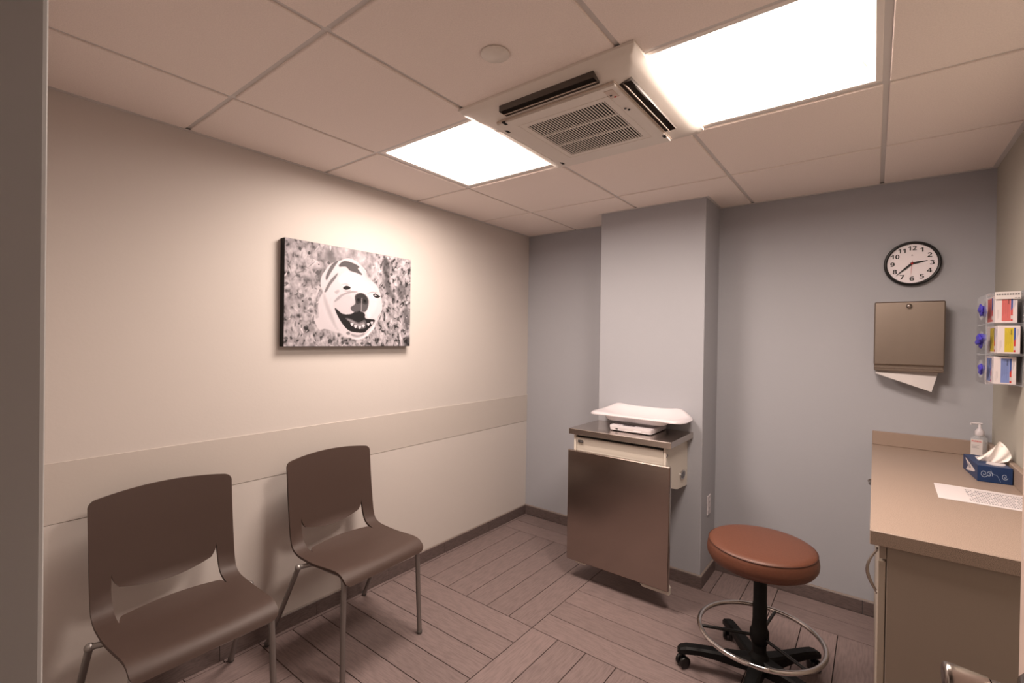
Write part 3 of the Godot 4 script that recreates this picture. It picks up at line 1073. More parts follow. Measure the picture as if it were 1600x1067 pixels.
func exam_table() -> void:
	var o := thing("folding_table", "cream wall-mounted folding exam table with stainless top shelf and folded-down steel leaf", "exam table", Vector3(-1.139, 0, ZC))
	# local x = world x + 1.139, local z = world z - ZC (towards the room)
	var x0 := -0.309
	var x1 := 0.308
	var led := S()
	cb(led, Vector3(x0, 0.866, 0.001), Vector3(x1, 0.900, 0.381), 0.0025)
	obj("shelf", led, M.steel_top, o)
	var hs := S()
	var side := PackedVector2Array([Vector2(0.001, 0.585), Vector2(0.17, 0.60), Vector2(0.275, 0.63), Vector2(0.335, 0.70), Vector2(0.335, 0.858), Vector2(0.001, 0.858)])
	prism(hs, side, Vector3(-0.283, 0, 0), Vector3(0, 0, 1), Vector3.UP, Vector3(0.559, 0, 0))
	obj("housing", hs, M.cream_metal, o)
	obj("shadow_gap", box(Vector3(-0.272, 0.850, 0.30), Vector3(0.262, 0.8655, 0.345), 0.0), M.dark_gap, o)
	var fs := S()
	var fp := [Vector2(0.336, 0.70), Vector2(0.352, 0.70), Vector2(0.350, 0.745), Vector2(0.349, 0.775), Vector2(0.353, 0.805), Vector2(0.361, 0.835), Vector2(0.362, 0.848), Vector2(0.336, 0.848)]
	prism(fs, PackedVector2Array(fp), Vector3(-0.268, 0, 0), Vector3(0, 0, 1), Vector3.UP, Vector3(0.528, 0, 0))
	var fa := obj("front_fascia", fs, M.cream_metal, o)
	var lab := obj("maker_plate", box(Vector3(-0.255, 0.818, 0.3575), Vector3(-0.222, 0.833, 0.3628), 0.0005), M.ink, fa)
	for k in 3:
		obj("plate_mark", box(Vector3(-0.252 + 0.010 * k, 0.8225, 0.3626), Vector3(-0.245 + 0.010 * k, 0.8285, 0.3632), 0.0001), M.grey_print, fa)
	# end cheeks that carry the leaf
	for s in [-0.283, 0.262]:
		obj("cheek", box(Vector3(s, 0.69, 0.336), Vector3(s + 0.014, 0.8655, 0.362), 0.002), M.cream_metal, o)
	# the folded leaf: steel sheet over a core, bright chamfered rim
	var lf := S()
	cb(lf, Vector3(x0, 0.118, 0.3635), Vector3(x1 - 0.002, 0.772, 0.386), 0.0035)
	obj("folded_leaf", lf, M.steel, o)
	var rim := S()
	cb(rim, Vector3(x0, 0.7715, 0.366), Vector3(x1 - 0.002, 0.7735, 0.384), 0.0005)
	cb(rim, Vector3(x1 - 0.003, 0.122, 0.366), Vector3(x1 - 0.0012, 0.770, 0.384), 0.0005)
	obj("bright_edge", rim, M.steel_edge, o)
	# folded leg frame behind the leaf
	for s in [[-0.262, -0.176, 1.0], [0.135, 0.296, -1.0]]:
		var lg := S()
		var a: float = s[0]
		var b: float = s[1]
		var poly := PackedVector2Array([Vector2(a, 0.62), Vector2(a, 0.098), Vector2(b - 0.018, 0.098), Vector2(b, 0.122), Vector2(b, 0.62)]) if s[2] > 0 else PackedVector2Array([Vector2(a, 0.62), Vector2(a, 0.116), Vector2(a + 0.022, 0.092), Vector2(b + 0.008, 0.092), Vector2(b + 0.008, 0.128), Vector2(b, 0.14), Vector2(b, 0.62)])
		prism(lg, poly, Vector3(0, 0, 0.338), Vector3.RIGHT, Vector3.UP, Vector3(0, 0, 0.0245))
		obj("leg", lg, M.cream_metal, o)
	obj("leg_crossbar", box(Vector3(-0.176, 0.19, 0.342), Vector3(0.135, 0.23, 0.360), 0.002), M.cream_metal, o)
	# oval pull on the side
	var ov := S()
	var ell := []
	var ell2 := []
	for k in 28:
		var an := TAU * k / 28
		ell.append(Vector2(cos(an) * 0.042, sin(an) * 0.027))
		ell2.append(Vector2(cos(an) * 0.033, sin(an) * 0.018))
	prism(ov, PackedVector2Array(ell), Vector3(0.2755, 0.665, 0.092), Vector3(0, 0, 1), Vector3.UP, Vector3(0.006, 0, 0), true)
	var pull := obj("release_pull", ov, M.chrome, o)
	var ov2 := S()
	prism(ov2, PackedVector2Array(ell2), Vector3(0.281, 0.665, 0.092), Vector3(0, 0, 1), Vector3.UP, Vector3(0.0012, 0, 0), true)
	obj("recess", ov2, M.screen_grey, pull)
	var hk := S()
	tube(hk, smooth_line([Vector3(0.272, 0.828, 0.350), Vector3(0.279, 0.832, 0.354), Vector3(0.282, 0.823, 0.357), Vector3(0.277, 0.814, 0.357)], 4), 0.0022, 8)
	obj("catch", hk, M.screen_grey, o)


func baby_scale() -> void:
	var o := thing("baby_scale", "white baby scale with curved tray on the folding table's steel shelf", "scale", Vector3(-1.108, 0.9, -2.675))
	var st := S()
	var low := rrect(Vector2(-0.127, -0.125), Vector2(0.130, 0.135), 0.018)
	var mk := func(s: float) -> PackedVector2Array:
		var q := PackedVector2Array()
		for p in low:
			q.append(p * s)
		return q
	prism(st, mk.call(0.985), Vector3(0, 0.006, 0), Vector3.RIGHT, Vector3.BACK, Vector3(0, 0.012, 0), true)
	prism(st, mk.call(1.0), Vector3(0, 0.0175, 0), Vector3.RIGHT, Vector3.BACK, Vector3(0, 0.012, 0), true)
	prism(st, mk.call(0.97), Vector3(0, 0.029, 0), Vector3.RIGHT, Vector3.BACK, Vector3(0, 0.004, 0), true)
	var body := obj("base", st, M.white_plastic, o)
	for p in [[-0.1, -0.1], [0.1, -0.1], [-0.1, 0.11], [0.1, 0.11]]:
		var f := S()
		lathe(f, [Vector2(0.0, 0.0), Vector2(0.013, 0.0), Vector2(0.013, 0.007), Vector2(0.0, 0.007)], 16, Transform3D(Basis.IDENTITY, Vector3(p[0], 0, p[1])))
		obj("rubber_foot", f, M.black_plastic, o)
	obj("display", box(Vector3(-0.052, 0.0325, 0.080), Vector3(0.020, 0.0336, 0.108), 0.0004), M.screen_grey, body)
	obj("socket", box(Vector3(-0.085, 0.010, 0.131), Vector3(-0.070, 0.017, 0.1335), 0.0005), M.ink, body)
	obj("drawer_pull", box(Vector3(0.025, 0.007, 0.131), Vector3(0.075, 0.017, 0.1365), 0.002), M.white_plastic, body)
	# tray support
	var sp := S()
	prism(sp, rrect(Vector2(-0.10, -0.08), Vector2(0.10, 0.06), 0.02), Vector3(0, 0.0325, -0.02), Vector3.RIGHT, Vector3.BACK, Vector3(0, 0.016, 0), true)
	obj("tray_support", sp, M.white_plastic, o)
	# the tray: a trough, high at the back, flared at both ends, with a rolled lip
	var tr := S()
	var n := 48
	var m := 32
	var half_x := 0.292
	var half_z := 0.142
	var P := func(i: int, j: int, off: float) -> Vector3:
		var s := lerpf(-1.0, 1.0, float(i) / n)
		var t := lerpf(-1.0, 1.0, float(j) / m)
		# square to rounded rectangle
		var sx := s * sqrt(1.0 - 0.16 * pow(t, 4.0))
		var tz := t * sqrt(1.0 - 0.42 * pow(s, 6.0))
		var e := minf(1.0, pow(pow(absf(s), 4.0) + pow(absf(t), 4.0), 0.25) / 0.93)
		var e0 := lerpf(0.52, 0.78, smoothstep(0.0, 0.5, t) * (1.0 - smoothstep(0.5, 0.75, absf(s))))
		var back := smoothstep(0.35, 1.0, -t) * (1.0 - 0.85 * smoothstep(0.72, 1.0, absf(s)))
		var rim_y := 0.094 - 0.006 * smoothstep(0.6, 1.0, absf(s)) + 0.032 * back
		var y := lerpf(0.0495, rim_y, pow(clampf((e - e0) / (1.0 - e0), 0.0, 1.0), 1.05))
		# lip turns down at the very edge
		var edge := maxf(absf(s), absf(t))
		y -= 0.012 * pow(smoothstep(0.92, 1.0, edge), 2.0)
		return Vector3(sx * half_x, y + off, tz * half_z - 0.02 + 0.0)
	for i in n:
		for j in m:
			for side in 2:
				tr.set_smooth_group(1 + side)
				var off := 0.004 if side == 0 else 0.0
				quad(tr, P.call(i, j, off), P.call(i + 1, j, off), P.call(i + 1, j + 1, off), P.call(i, j + 1, off), Vector3.UP if side == 0 else Vector3.DOWN)
	tr.set_smooth_group(5)
	for i in n:
		for j in [0, m]:
			quad(tr, P.call(i, j, 0.0), P.call(i + 1, j, 0.0), P.call(i + 1, j, 0.004), P.call(i, j, 0.004), Vector3(0, 0, -1 if j == 0 else 1))
	for j in m:
		for i in [0, n]:
			quad(tr, P.call(i, j, 0.0), P.call(i, j + 1, 0.0), P.call(i, j + 1, 0.004), P.call(i, j, 0.004), Vector3(-1 if i == 0 else 1, 0, 0))
	obj("tray", tr, M.white_plastic, o)


func arc_pull(st: SurfaceTool, a: Vector3, b: Vector3, out: Vector3) -> void:
	# two slim bowed rods joined at the ends
	var side := (b - a).normalized().cross(out.normalized())
	for s in [-1.0, 1.0]:
		var pts := []
		for k in 15:
			var f := k / 14.0
			pts.append(a.lerp(b, f) + out * sin(PI * f) * (1.0 if s < 0 else 0.9) + side * 0.006 * s * sin(PI * f))
		tube(st, pts, 0.0032, 10)
	for p in [a, b]:
		tube(st, [p - out * 0.05, p + out * 0.12], 0.0055, 12)


func cabinets() -> void:
	# near unit with a door; its end panel faces the doorway
	var o := thing("base_cabinet", "beige base cabinet with a tall door at the near end of the counter", "cabinet", Vector3(0, 0, -1.995), 0.0, "beige base cabinets under the counter")
	var st := S()
	cb(st, Vector3(0.035, 0.10, -0.305), Vector3(XR - 0.001, 0.8655, 0.305), 0.001)
	cb(st, Vector3(0.085, 0.001, -0.305), Vector3(XR - 0.001, 0.10, 0.300), 0.0)
	obj("body", st, M.cabinet_beige, o)
	obj("end_panel", box(Vector3(0.036, 0.001, 0.3055), Vector3(XR - 0.001, 0.8655, 0.3155), 0.001), M.cabinet_beige, o)
	obj("face_rail", box(Vector3(0.019, 0.829, -0.304), Vector3(0.0345, 0.8655, 0.3155), 0.001), M.cabinet_beige, o)
	var d := obj("door", box(Vector3(0.017, 0.105, -0.300), Vector3(0.034, 0.822, 0.3135), 0.0015), M.door_beige, o)
	var hp := S()
	arc_pull(hp, Vector3(0.016, 0.838 - 0.02, 0.215), Vector3(0.016, 0.690, 0.215), Vector3(-0.025, 0, 0))
	obj("handle", hp, M.satin_nickel, d)
	# far unit with drawers
	var o2 := thing("base_cabinet", "beige drawer cabinet at the far end of the counter by the blue wall", "cabinet", Vector3(0, 0, -2.71), 0.0, "beige base cabinets under the counter")
	var st2 := S()
	cb(st2, Vector3(0.035, 0.10, -0.405), Vector3(XR - 0.001, 0.8655, 0.408), 0.001)
	cb(st2, Vector3(0.085, 0.001, -0.405), Vector3(XR - 0.001, 0.10, 0.408), 0.0)
	obj("body", st2, M.cabinet_beige, o2)
	var dr := obj("drawer", box(Vector3(0.017, 0.672, -0.400), Vector3(0.0345, 0.855, 0.404), 0.0015), M.door_beige, o2)
	var h2 := S()
	arc_pull(h2, Vector3(0.016, 0.797, -0.064), Vector3(0.016, 0.797, 0.064), Vector3(-0.030, 0, 0))
	obj("handle", h2, M.satin_nickel, dr)
	for z in [-0.400, 0.0035]:
		obj("door", box(Vector3(0.017, 0.105, z), Vector3(0.0345, 0.668, z + 0.4005), 0.0015), M.door_beige, o2)
	# worktop with upstands
	var w := thing("countertop", "speckled tan laminate countertop with low backsplash in the corner", "countertop", Vector3(0, 0, 0))
	obj("slab", box(Vector3(-0.003, 0.8662, ZB + 0.001), Vector3(XR - 0.001, 0.907, -1.668), 0.002), M.laminate, w)
	obj("backsplash", box(Vector3(-0.003, 0.9072, ZB + 0.001), Vector3(XR - 0.021, 0.978, ZB + 0.019), 0.002), M.laminate, w)
	obj("backsplash", box(Vector3(XR - 0.020, 0.9072, ZB + 0.001), Vector3(XR - 0.001, 0.978, -1.668), 0.002), M.laminate, w)


# ------------------------------------------------------------------ things on the walls
func blob(im: Image, pts: String, g: float, W: int, H: int, smooth := true) -> void:
	var list := []
	for s in pts.split(" "):
		var xy := s.split(",")
		list.append(Vector2(float(xy[0]) * W, float(xy[1]) * H))
	if smooth:
		list = smooth_line(list, 6, true)
	var lo: float = INF
	var hi: float = -INF
	for p in list:
		lo = minf(lo, p.y)
		hi = maxf(hi, p.y)
	for y in range(maxi(0, int(lo)), mini(H - 1, int(hi) + 1) + 1):
		var xs := []
		for i in list.size():
			var a: Vector2 = list[i]
			var b: Vector2 = list[(i + 1) % list.size()]
			if (a.y <= y + 0.5) != (b.y <= y + 0.5):
				xs.append(a.x + (y + 0.5 - a.y) / (b.y - a.y) * (b.x - a.x))
		xs.sort()
		for k in range(0, xs.size() - 1, 2):
			var xa := maxi(0, int(round(xs[k])))
			var xb := mini(W, int(round(xs[k + 1])))
			if xb > xa:
				im.fill_rect(Rect2i(xa, y, xb - xa, 1), Color(g, g, g))


func soften(im: Image, f: int) -> void:
	var w := im.get_width()
	var h := im.get_height()
	im.resize(w / f, h / f, Image.INTERPOLATE_LANCZOS)
	im.resize(w, h, Image.INTERPOLATE_CUBIC)


func layer(im: Image, pts: String, g: float, blur: int, alpha := 1.0, curved := true) -> void:
	# one soft-edged tone: a mask drawn sharp, blurred, then laid over the print
	var W := im.get_width()
	var H := im.get_height()
	var m := Image.create(W, H, false, Image.FORMAT_RGB8)
	blob(m, pts, alpha, W, H, curved)
	if blur > 1:
		m.resize(W / blur, H / blur, Image.INTERPOLATE_LANCZOS)
		m.resize(W, H, Image.INTERPOLATE_CUBIC)
	var md := m.get_data()
	var d := PackedByteArray()
	d.resize(W * H * 4)
	var v := int(g * 255.0)
	for i in W * H:
		d[i * 4] = v
		d[i * 4 + 1] = v
		d[i * 4 + 2] = v
		d[i * 4 + 3] = md[i * 3]
	im.blend_rect(Image.create_from_data(W, H, false, Image.FORMAT_RGBA8, d), Rect2i(0, 0, W, H), Vector2i.ZERO)


func dog_print() -> ImageTexture:
	var W := 720
	var H := 480
	var im := Image.create(W, H, false, Image.FORMAT_RGBA8)
	var n1 := FastNoiseLite.new()
	n1.seed = 5
	n1.frequency = 0.012
	n1.fractal_octaves = 3
	var n2 := FastNoiseLite.new()
	n2.seed = 9
	n2.frequency = 0.03
	n2.fractal_octaves = 3
	for y in H:
		for x in W:
			var u := float(x) / W
			var side := smoothstep(0.55, 0.8, u) + smoothstep(0.35, 0.1, u) * 0.5 + smoothstep(0.7, 0.95, float(y) / H) * 0.7
			var v := 0.62 + 0.17 * n1.get_noise_2d(x, y)
			var w := n2.get_noise_2d(x * 1.0 + 12.0 * n1.get_noise_2d(y, x), y * 0.7)
			v += 0.22 * w * (0.5 + 0.5 * side)
			if w < -0.2:
				v += 1.1 * (w + 0.2) * side
			v = clampf(v, 0.2, 0.82)
			im.set_pixel(x, y, Color(v, v, v))
	# thickets and blades
	var r := RandomNumberGenerator.new()
	r.seed = 21
	for k in 260:
		var p := Vector2(r.randf(), r.randf())
		var dense := p.x > 0.66 or p.y > 0.76 or p.x < 0.24
		if not dense and r.randf() < 0.7:
			continue
		var a := r.randf_range(-1.3, 1.3) + PI / 2
		var L := r.randf_range(0.012, 0.05)
		var wd := r.randf_range(0.002, 0.006)
		var d := Vector2(cos(a) * L * 0.66, sin(a) * L)
		var nn := Vector2(-sin(a), cos(a)) * wd
		var g := r.randf_range(0.38, 0.55) if r.randf() < 0.5 else r.randf_range(0.72, 0.84)
		var s := ""
		for e in [p - d, p + nn, p + d, p - nn]:
			s += "%.4f,%.4f " % [e.x, e.y]
		blob(im, s.strip_edges(), g, W, H)
	soften(im, 3)
	for q in [["0.725,0.10 0.755,0.02 0.790,0.06 0.800,0.16 0.785,0.28 0.760,0.24 0.735,0.18", 0.20], ["0.745,0.25 0.790,0.28 0.830,0.40 0.850,0.46 0.800,0.46 0.760,0.38", 0.26], ["0.86,0.34 0.93,0.30 0.96,0.40 0.92,0.47 0.88,0.44", 0.24], ["0.27,0.05 0.31,0.06 0.355,0.12 0.36,0.20 0.33,0.25 0.30,0.18", 0.34], ["0.215,0.22 0.245,0.30 0.255,0.37 0.235,0.34", 0.26], ["0.94,0.92 1.0,0.90 1.0,1.0 0.95,1.0", 0.12], ["0.93,0.58 0.98,0.56 0.99,0.76 0.95,0.80", 0.28]]:
		layer(im, q[0], q[1], 16, 0.62)
	for k in 150:
		var p := Vector2(r.randf(), r.randf())
		if p.x > 0.3 and p.x < 0.7 and p.y < 0.8:
			continue
		var e := r.randf_range(0.006, 0.018)
		blob(im, "%.3f,%.3f %.3f,%.3f %.3f,%.3f %.3f,%.3f" % [p.x - e, p.y, p.x, p.y - e * r.randf_range(0.5, 1.6), p.x + e * 0.8, p.y + e * 0.3, p.x - e * 0.2, p.y + e * 1.3], r.randf_range(0.28, 0.78), W, H)
	soften(im, 3)
	# the dog from above: pale body, dark back patches, broad laughing face
	layer(im, "0.390,0.128 0.445,0.096 0.515,0.120 0.588,0.198 0.601,0.257 0.689,0.353 0.724,0.473 0.734,0.598 0.698,0.679 0.682,0.757 0.641,0.837 0.582,0.908 0.524,0.932 0.466,0.910 0.420,0.882 0.353,0.855 0.277,0.829 0.236,0.838 0.209,0.782 0.203,0.740 0.233,0.710 0.225,0.611 0.239,0.525 0.258,0.466 0.241,0.411 0.245,0.325 0.274,0.249 0.315,0.178", 0.79, 3)
	layer(im, "0.42,0.25 0.50,0.24 0.58,0.32 0.66,0.40 0.69,0.55 0.62,0.70 0.60,0.60 0.62,0.48 0.54,0.42 0.46,0.42 0.40,0.38 0.38,0.32", 0.90, 14, 0.9)
	layer(im, "0.38,0.86 0.45,0.90 0.53,0.915 0.60,0.87 0.66,0.78 0.67,0.80 0.60,0.90 0.53,0.93 0.45,0.91", 0.90, 6, 0.8)
	layer(im, "0.225,0.611 0.239,0.525 0.262,0.480 0.270,0.560 0.262,0.660 0.290,0.760 0.380,0.845 0.353,0.855 0.277,0.829 0.236,0.790", 0.78, 12, 0.7)
	layer(im, "0.262,0.470 0.300,0.590 0.335,0.700 0.357,0.790 0.385,0.850 0.345,0.800 0.300,0.690 0.268,0.570", 0.66, 10, 0.7)
	layer(im, "0.276,0.320 0.295,0.246 0.326,0.176 0.368,0.139 0.340,0.205 0.305,0.290 0.285,0.345", 0.36, 4, 0.9)
	layer(im, "0.269,0.464 0.288,0.397 0.319,0.328 0.366,0.263 0.348,0.320 0.312,0.390 0.286,0.455", 0.42, 4, 0.9)
	layer(im, "0.375,0.196 0.385,0.158 0.424,0.129 0.492,0.142 0.534,0.169 0.522,0.191 0.559,0.248 0.506,0.234 0.460,0.222 0.425,0.188", 0.30, 4, 0.92)
	layer(im, "0.540,0.150 0.600,0.230 0.640,0.300 0.600,0.290 0.560,0.215", 0.72, 8, 0.6)
	layer(im, "0.335,0.572 0.367,0.511 0.455,0.472 0.503,0.557 0.470,0.619 0.482,0.656 0.415,0.668 0.353,0.636", 0.74, 10, 0.75)
	layer(im, "0.62,0.50 0.69,0.50 0.72,0.60 0.68,0.70 0.62,0.66", 0.80, 12, 0.7)
	layer(im, "0.340,0.557 0.366,0.504 0.410,0.462 0.476,0.428 0.523,0.434 0.466,0.453 0.410,0.484 0.373,0.532", 0.58, 4, 0.8)
	layer(im, "0.343,0.456 0.365,0.431 0.381,0.439 0.360,0.475", 0.62, 5, 0.7)
	layer(im, "0.390,0.375 0.430,0.355 0.470,0.375 0.440,0.372", 0.66, 4, 0.7)
	layer(im, "0.600,0.440 0.640,0.412 0.700,0.420 0.640,0.432", 0.62, 4, 0.8)
	layer(im, "0.405,0.435 0.44,0.432 0.47,0.415 0.45,0.445", 0.62, 4, 0.7)
	layer(im, "0.408,0.401 0.430,0.382 0.458,0.386 0.464,0.404 0.437,0.421 0.414,0.418", 0.14, 2)
	layer(im, "0.652,0.442 0.673,0.432 0.698,0.445 0.715,0.459 0.690,0.477 0.662,0.468", 0.14, 2)
	layer(im, "0.665,0.446 0.680,0.444 0.682,0.456 0.668,0.458", 0.7, 1)
	layer(im, "0.347,0.615 0.404,0.669 0.471,0.667 0.528,0.622 0.582,0.656 0.591,0.704 0.668,0.715 0.651,0.767 0.610,0.823 0.581,0.854 0.522,0.856 0.464,0.843 0.418,0.793 0.371,0.701", 0.13, 2)
	layer(im, "0.427,0.712 0.472,0.718 0.531,0.750 0.583,0.720 0.598,0.762 0.586,0.811 0.533,0.817 0.486,0.793 0.462,0.754", 0.36, 3)
	layer(im, "0.436,0.720 0.478,0.732 0.531,0.765 0.576,0.745 0.579,0.776 0.538,0.791 0.495,0.769 0.467,0.745", 0.56, 4)
	layer(im, "0.501,0.474 0.546,0.439 0.588,0.457 0.614,0.508 0.608,0.593 0.581,0.640 0.545,0.625 0.516,0.645 0.482,0.638 0.469,0.597 0.503,0.557", 0.31, 4, 0.95)
	layer(im, "0.508,0.482 0.546,0.448 0.586,0.464 0.606,0.512 0.594,0.556 0.552,0.545 0.516,0.556", 0.20, 3, 0.95)
	layer(im, "0.554,0.490 0.562,0.490 0.558,0.640 0.550,0.640", 0.58, 2, 0.9, false)
	layer(im, "0.520,0.505 0.536,0.500 0.540,0.525 0.524,0.530", 0.08, 2)
	layer(im, "0.575,0.505 0.592,0.512 0.590,0.536 0.574,0.530", 0.08, 2)
	for t in [[0.480, 0.775], [0.509, 0.797], [0.544, 0.803], [0.573, 0.786], [0.615, 0.769], [0.645, 0.752]]:
		layer(im, "%.3f,%.3f %.3f,%.3f %.3f,%.3f" % [t[0] - 0.012, t[1] - 0.012, t[0] + 0.012, t[1] - 0.014, t[0], t[1] + 0.018], 0.85, 2, 0.95)
	layer(im, "0.436,0.859 0.459,0.851 0.465,0.876 0.445,0.881", 0.42, 3, 0.8)
	layer(im, "0.476,0.872 0.534,0.884 0.581,0.860 0.576,0.884 0.523,0.906 0.482,0.892", 0.52, 5, 0.7)
	im.convert(Image.FORMAT_RGB8)
	return ImageTexture.create_from_image(im)


func picture() -> void:
	# gallery-wrapped canvas on the left wall
	var y0 := 1.377
	var y1 := 1.895
	var z0 := -1.852
	var z1 := -1.090
	var o := thing("canvas_print", "black and white canvas print of a laughing bulldog on the cream wall", "picture", Vector3(XL, (y0 + y1) / 2, (z0 + z1) / 2))
	var hy := (y1 - y0) / 2
	var hz := (z1 - z0) / 2
	obj("canvas_body", box(Vector3(0.001, -hy, -hz), Vector3(0.040, hy, hz), 0.0015), M.canvas_edge, o)
	var st := S()
	uvquad(st, Vector3(0.0405, hy - 0.001, hz - 0.001), Vector3(0.0405, hy - 0.001, -hz + 0.001), Vector3(0.0405, -hy + 0.001, -hz + 0.001), Vector3(0.0405, -hy + 0.001, hz - 0.001), Vector3.RIGHT)
	var m := mat("dog_print", Color(0.94, 0.905, 0.935), 0.7, 0.0, 0.3)
	m.albedo_texture = dog_print()
	obj("print", st, m, o)


func clock() -> void:
	var o := thing("wall_clock", "round white wall clock with black rim on the blue wall above the dispenser", "clock", Vector3(0.142, 1.840, ZB))
	var up := Transform3D(Basis(Vector3.RIGHT, Vector3.BACK, Vector3.DOWN), Vector3.ZERO)   # lathe axis towards the room
	var R := 0.112
	var rim := S()
	lathe(rim, [Vector2(R, 0.001), Vector2(R, 0.018), Vector2(R - 0.003, 0.027), Vector2(R - 0.008, 0.029), Vector2(R - 0.012, 0.026), Vector2(R - 0.0145, 0.015)], 72, up)
	lathe(rim, [Vector2(0.0, 0.001), Vector2(R, 0.001)], 72, up)
	obj("rim", rim, M.black_satin, o)
	var face := S()
	lathe(face, [Vector2(R - 0.011, 0.006), Vector2(R - 0.011, 0.0155), Vector2(0.0, 0.0155)], 72, up, -1)
	obj("face", face, M.clock_face, o)
	for k in range(1, 13):
		var t := flat_text(str(k), 0.0305, 0.0006)
		var n := inst("numeral", t, M.ink, o)
		var a := TAU * k / 12.0
		n.position = Vector3(sin(a) * 0.0765, cos(a) * 0.0765, 0.0161)
		n.scale = Vector3(1.08 if k > 9 else 1.2, 0.97, 1.0)
	var logo := inst("maker_mark", flat_text("A", 0.010, 0.0004), M.grey_print, o)
	logo.position = Vector3(0, 0.042, 0.0161)
	var hand := func(called: String, deg: float, L: float, back: float, w: float, z: float, m: Material) -> void:
		var st := S()
		prism(st, PackedVector2Array([Vector2(-w, -back), Vector2(w, -back), Vector2(w * 0.9, L * 0.4), Vector2(w * 0.15, L), Vector2(-w * 0.15, L), Vector2(-w * 0.9, L * 0.4)]), Vector3(0, 0, z), Vector3.RIGHT, Vector3.UP, Vector3(0, 0, 0.0007))
		var h := obj(called, st, m, o)
		h.rotation.z = -deg_to_rad(deg)
	hand.call("hour_hand", 79.0, 0.060, 0.006, 0.0058, 0.0172, M.ink)
	hand.call("minute_hand", 227.0, 0.084, 0.006, 0.0052, 0.0186, M.ink)
	hand.call("second_hand", 184.0, 0.062, 0.016, 0.0008, 0.0198, M.red_hand)
	var cap := S()
	lathe(cap, [Vector2(0.0045, 0.0155), Vector2(0.0045, 0.021), Vector2(0.0, 0.0215)], 20, up)
	obj("centre_cap", cap, M.red_hand, o)


func towel_dispenser() -> void:
	var o := thing("towel_dispenser", "brushed steel paper towel dispenser on the blue wall below the clock", "towel dispenser", Vector3(0.130, 1.31, ZB))
	var st := S()
	cb(st, Vector3(-0.132, -0.012, 0.001), Vector3(0.132, 0.332, 0.092), 0.004)
	obj("case", st, M.brushed_steel, o)
	var fr := S()
	cb(fr, Vector3(-0.134, 0.018, 0.080), Vector3(0.134, 0.334, 0.102), 0.005)
	var door := obj("front_cover", fr, M.brushed_steel, o)
	obj("lower_lip", box(Vector3(-0.131, -0.010, 0.088), Vector3(0.131, 0.014, 0.100), 0.003), M.brushed_steel, o)
	obj("lip_bead", box(Vector3(-0.131, 0.0, 0.098), Vector3(0.131, 0.005, 0.1035), 0.0015), M.steel_edge, o)
	var lk := S()
	lathe(lk, [Vector2(0.0, 0.010), Vector2(0.008, 0.010), Vector2(0.010, 0.008), Vector2(0.011, 0.0), Vector2(0.0, 0.0)], 24, Transform3D(Basis(Vector3.RIGHT, Vector3.FORWARD, Vector3.UP), Vector3(0.0, 0.311, 0.112)))
	lathe(lk, [Vector2(0.011, 0.0), Vector2(0.011, 0.002), Vector2(0.009, 0.004), Vector2(0.0, 0.0042)], 24, Transform3D(Basis(Vector3.RIGHT, Vector3.BACK, Vector3.DOWN), Vector3(0.0, 0.311, 0.102)))
	obj("lock", lk, M.steel_edge, door)
	# the folded sheet that hangs out, skewed
	var tw := S()
	tw.set_smooth_group(1)
	var n := 10
	for s in [1.0, -1.0]:
		tw.set_smooth_group(1 if s > 0 else 2)
		for i in n:
			for j in 4:
				var P := func(a: int, b: int) -> Vector3:
					var f := float(a) / n
					var g := float(b) / 4
					var drop := lerpf(0.022, 0.100, f)
					var x := lerpf(-0.124, lerpf(0.116, 0.090, g), f)
					return Vector3(x, -0.006 - drop * g, 0.060 + 0.030 * g + 0.004 * sin(f * 4.0) + 0.0008 * s)
				quad(tw, P.call(i, j), P.call(i + 1, j), P.call(i + 1, j + 1), P.call(i, j + 1), Vector3(0, 0.2, s))
	var p := obj("paper_towel", tw, M.paper)
	p.position = o.position
	tag(p, "white folded paper towel hanging skewed from the steel dispenser", "paper towel")


func box_print(c: Color, yellow := false) -> StandardMaterial3D:
	var W := 256
	var H := 160
	var im := Image.create(W, H, false, Image.FORMAT_RGB8)
	im.fill(Color(0.94, 0.91, 0.92))
	im.fill_rect(Rect2i(78, 10, 104, 142), c)
	im.fill_rect(Rect2i(184, 10, 30, 142), Color(0.85, 0.22, 0.2))
	for y in range(10, 90):
		var wcut := 30 if y < 66 else 30 - int((y - 66) * 1.25)
		if wcut > 0:
			im.fill_rect(Rect2i(184, y, wcut, 1), Color(0.20, 0.33, 0.66))
	im.fill_rect(Rect2i(206, 10, 8, 142), Color(0.94, 0.91, 0.92))
	im.fill_rect(Rect2i(182, 118, 26, 22), Color(0.86, 0.84, 0.84))
	for k in 4:
		im.fill_rect(Rect2i(219 + 6 * k, 18, 2, 60 - 9 * k), Color(0.55, 0.58, 0.70))
	# tiny unreadable print, set on its side
	for k in 7:
		im.fill_rect(Rect2i(90 + 11 * k, 26 + (k % 3) * 8, 2, 96 - (k * 17) % 40), c.darkened(0.28))
	im.fill_rect(Rect2i(150, 20, 6, 30), c.darkened(0.55))
	im.fill_rect(Rect2i(160, 20, 4, 34), c.darkened(0.5))
	for k in 3:
		im.fill_rect(Rect2i(22 + 10 * k, 84, 2, 62 - 10 * k), Color(0.66, 0.62, 0.66))
	var m := mat("carton_print", Color(0.86, 0.84, 0.84), 0.6)
	m.albedo_texture = ImageTexture.create_from_image(im)
	return m


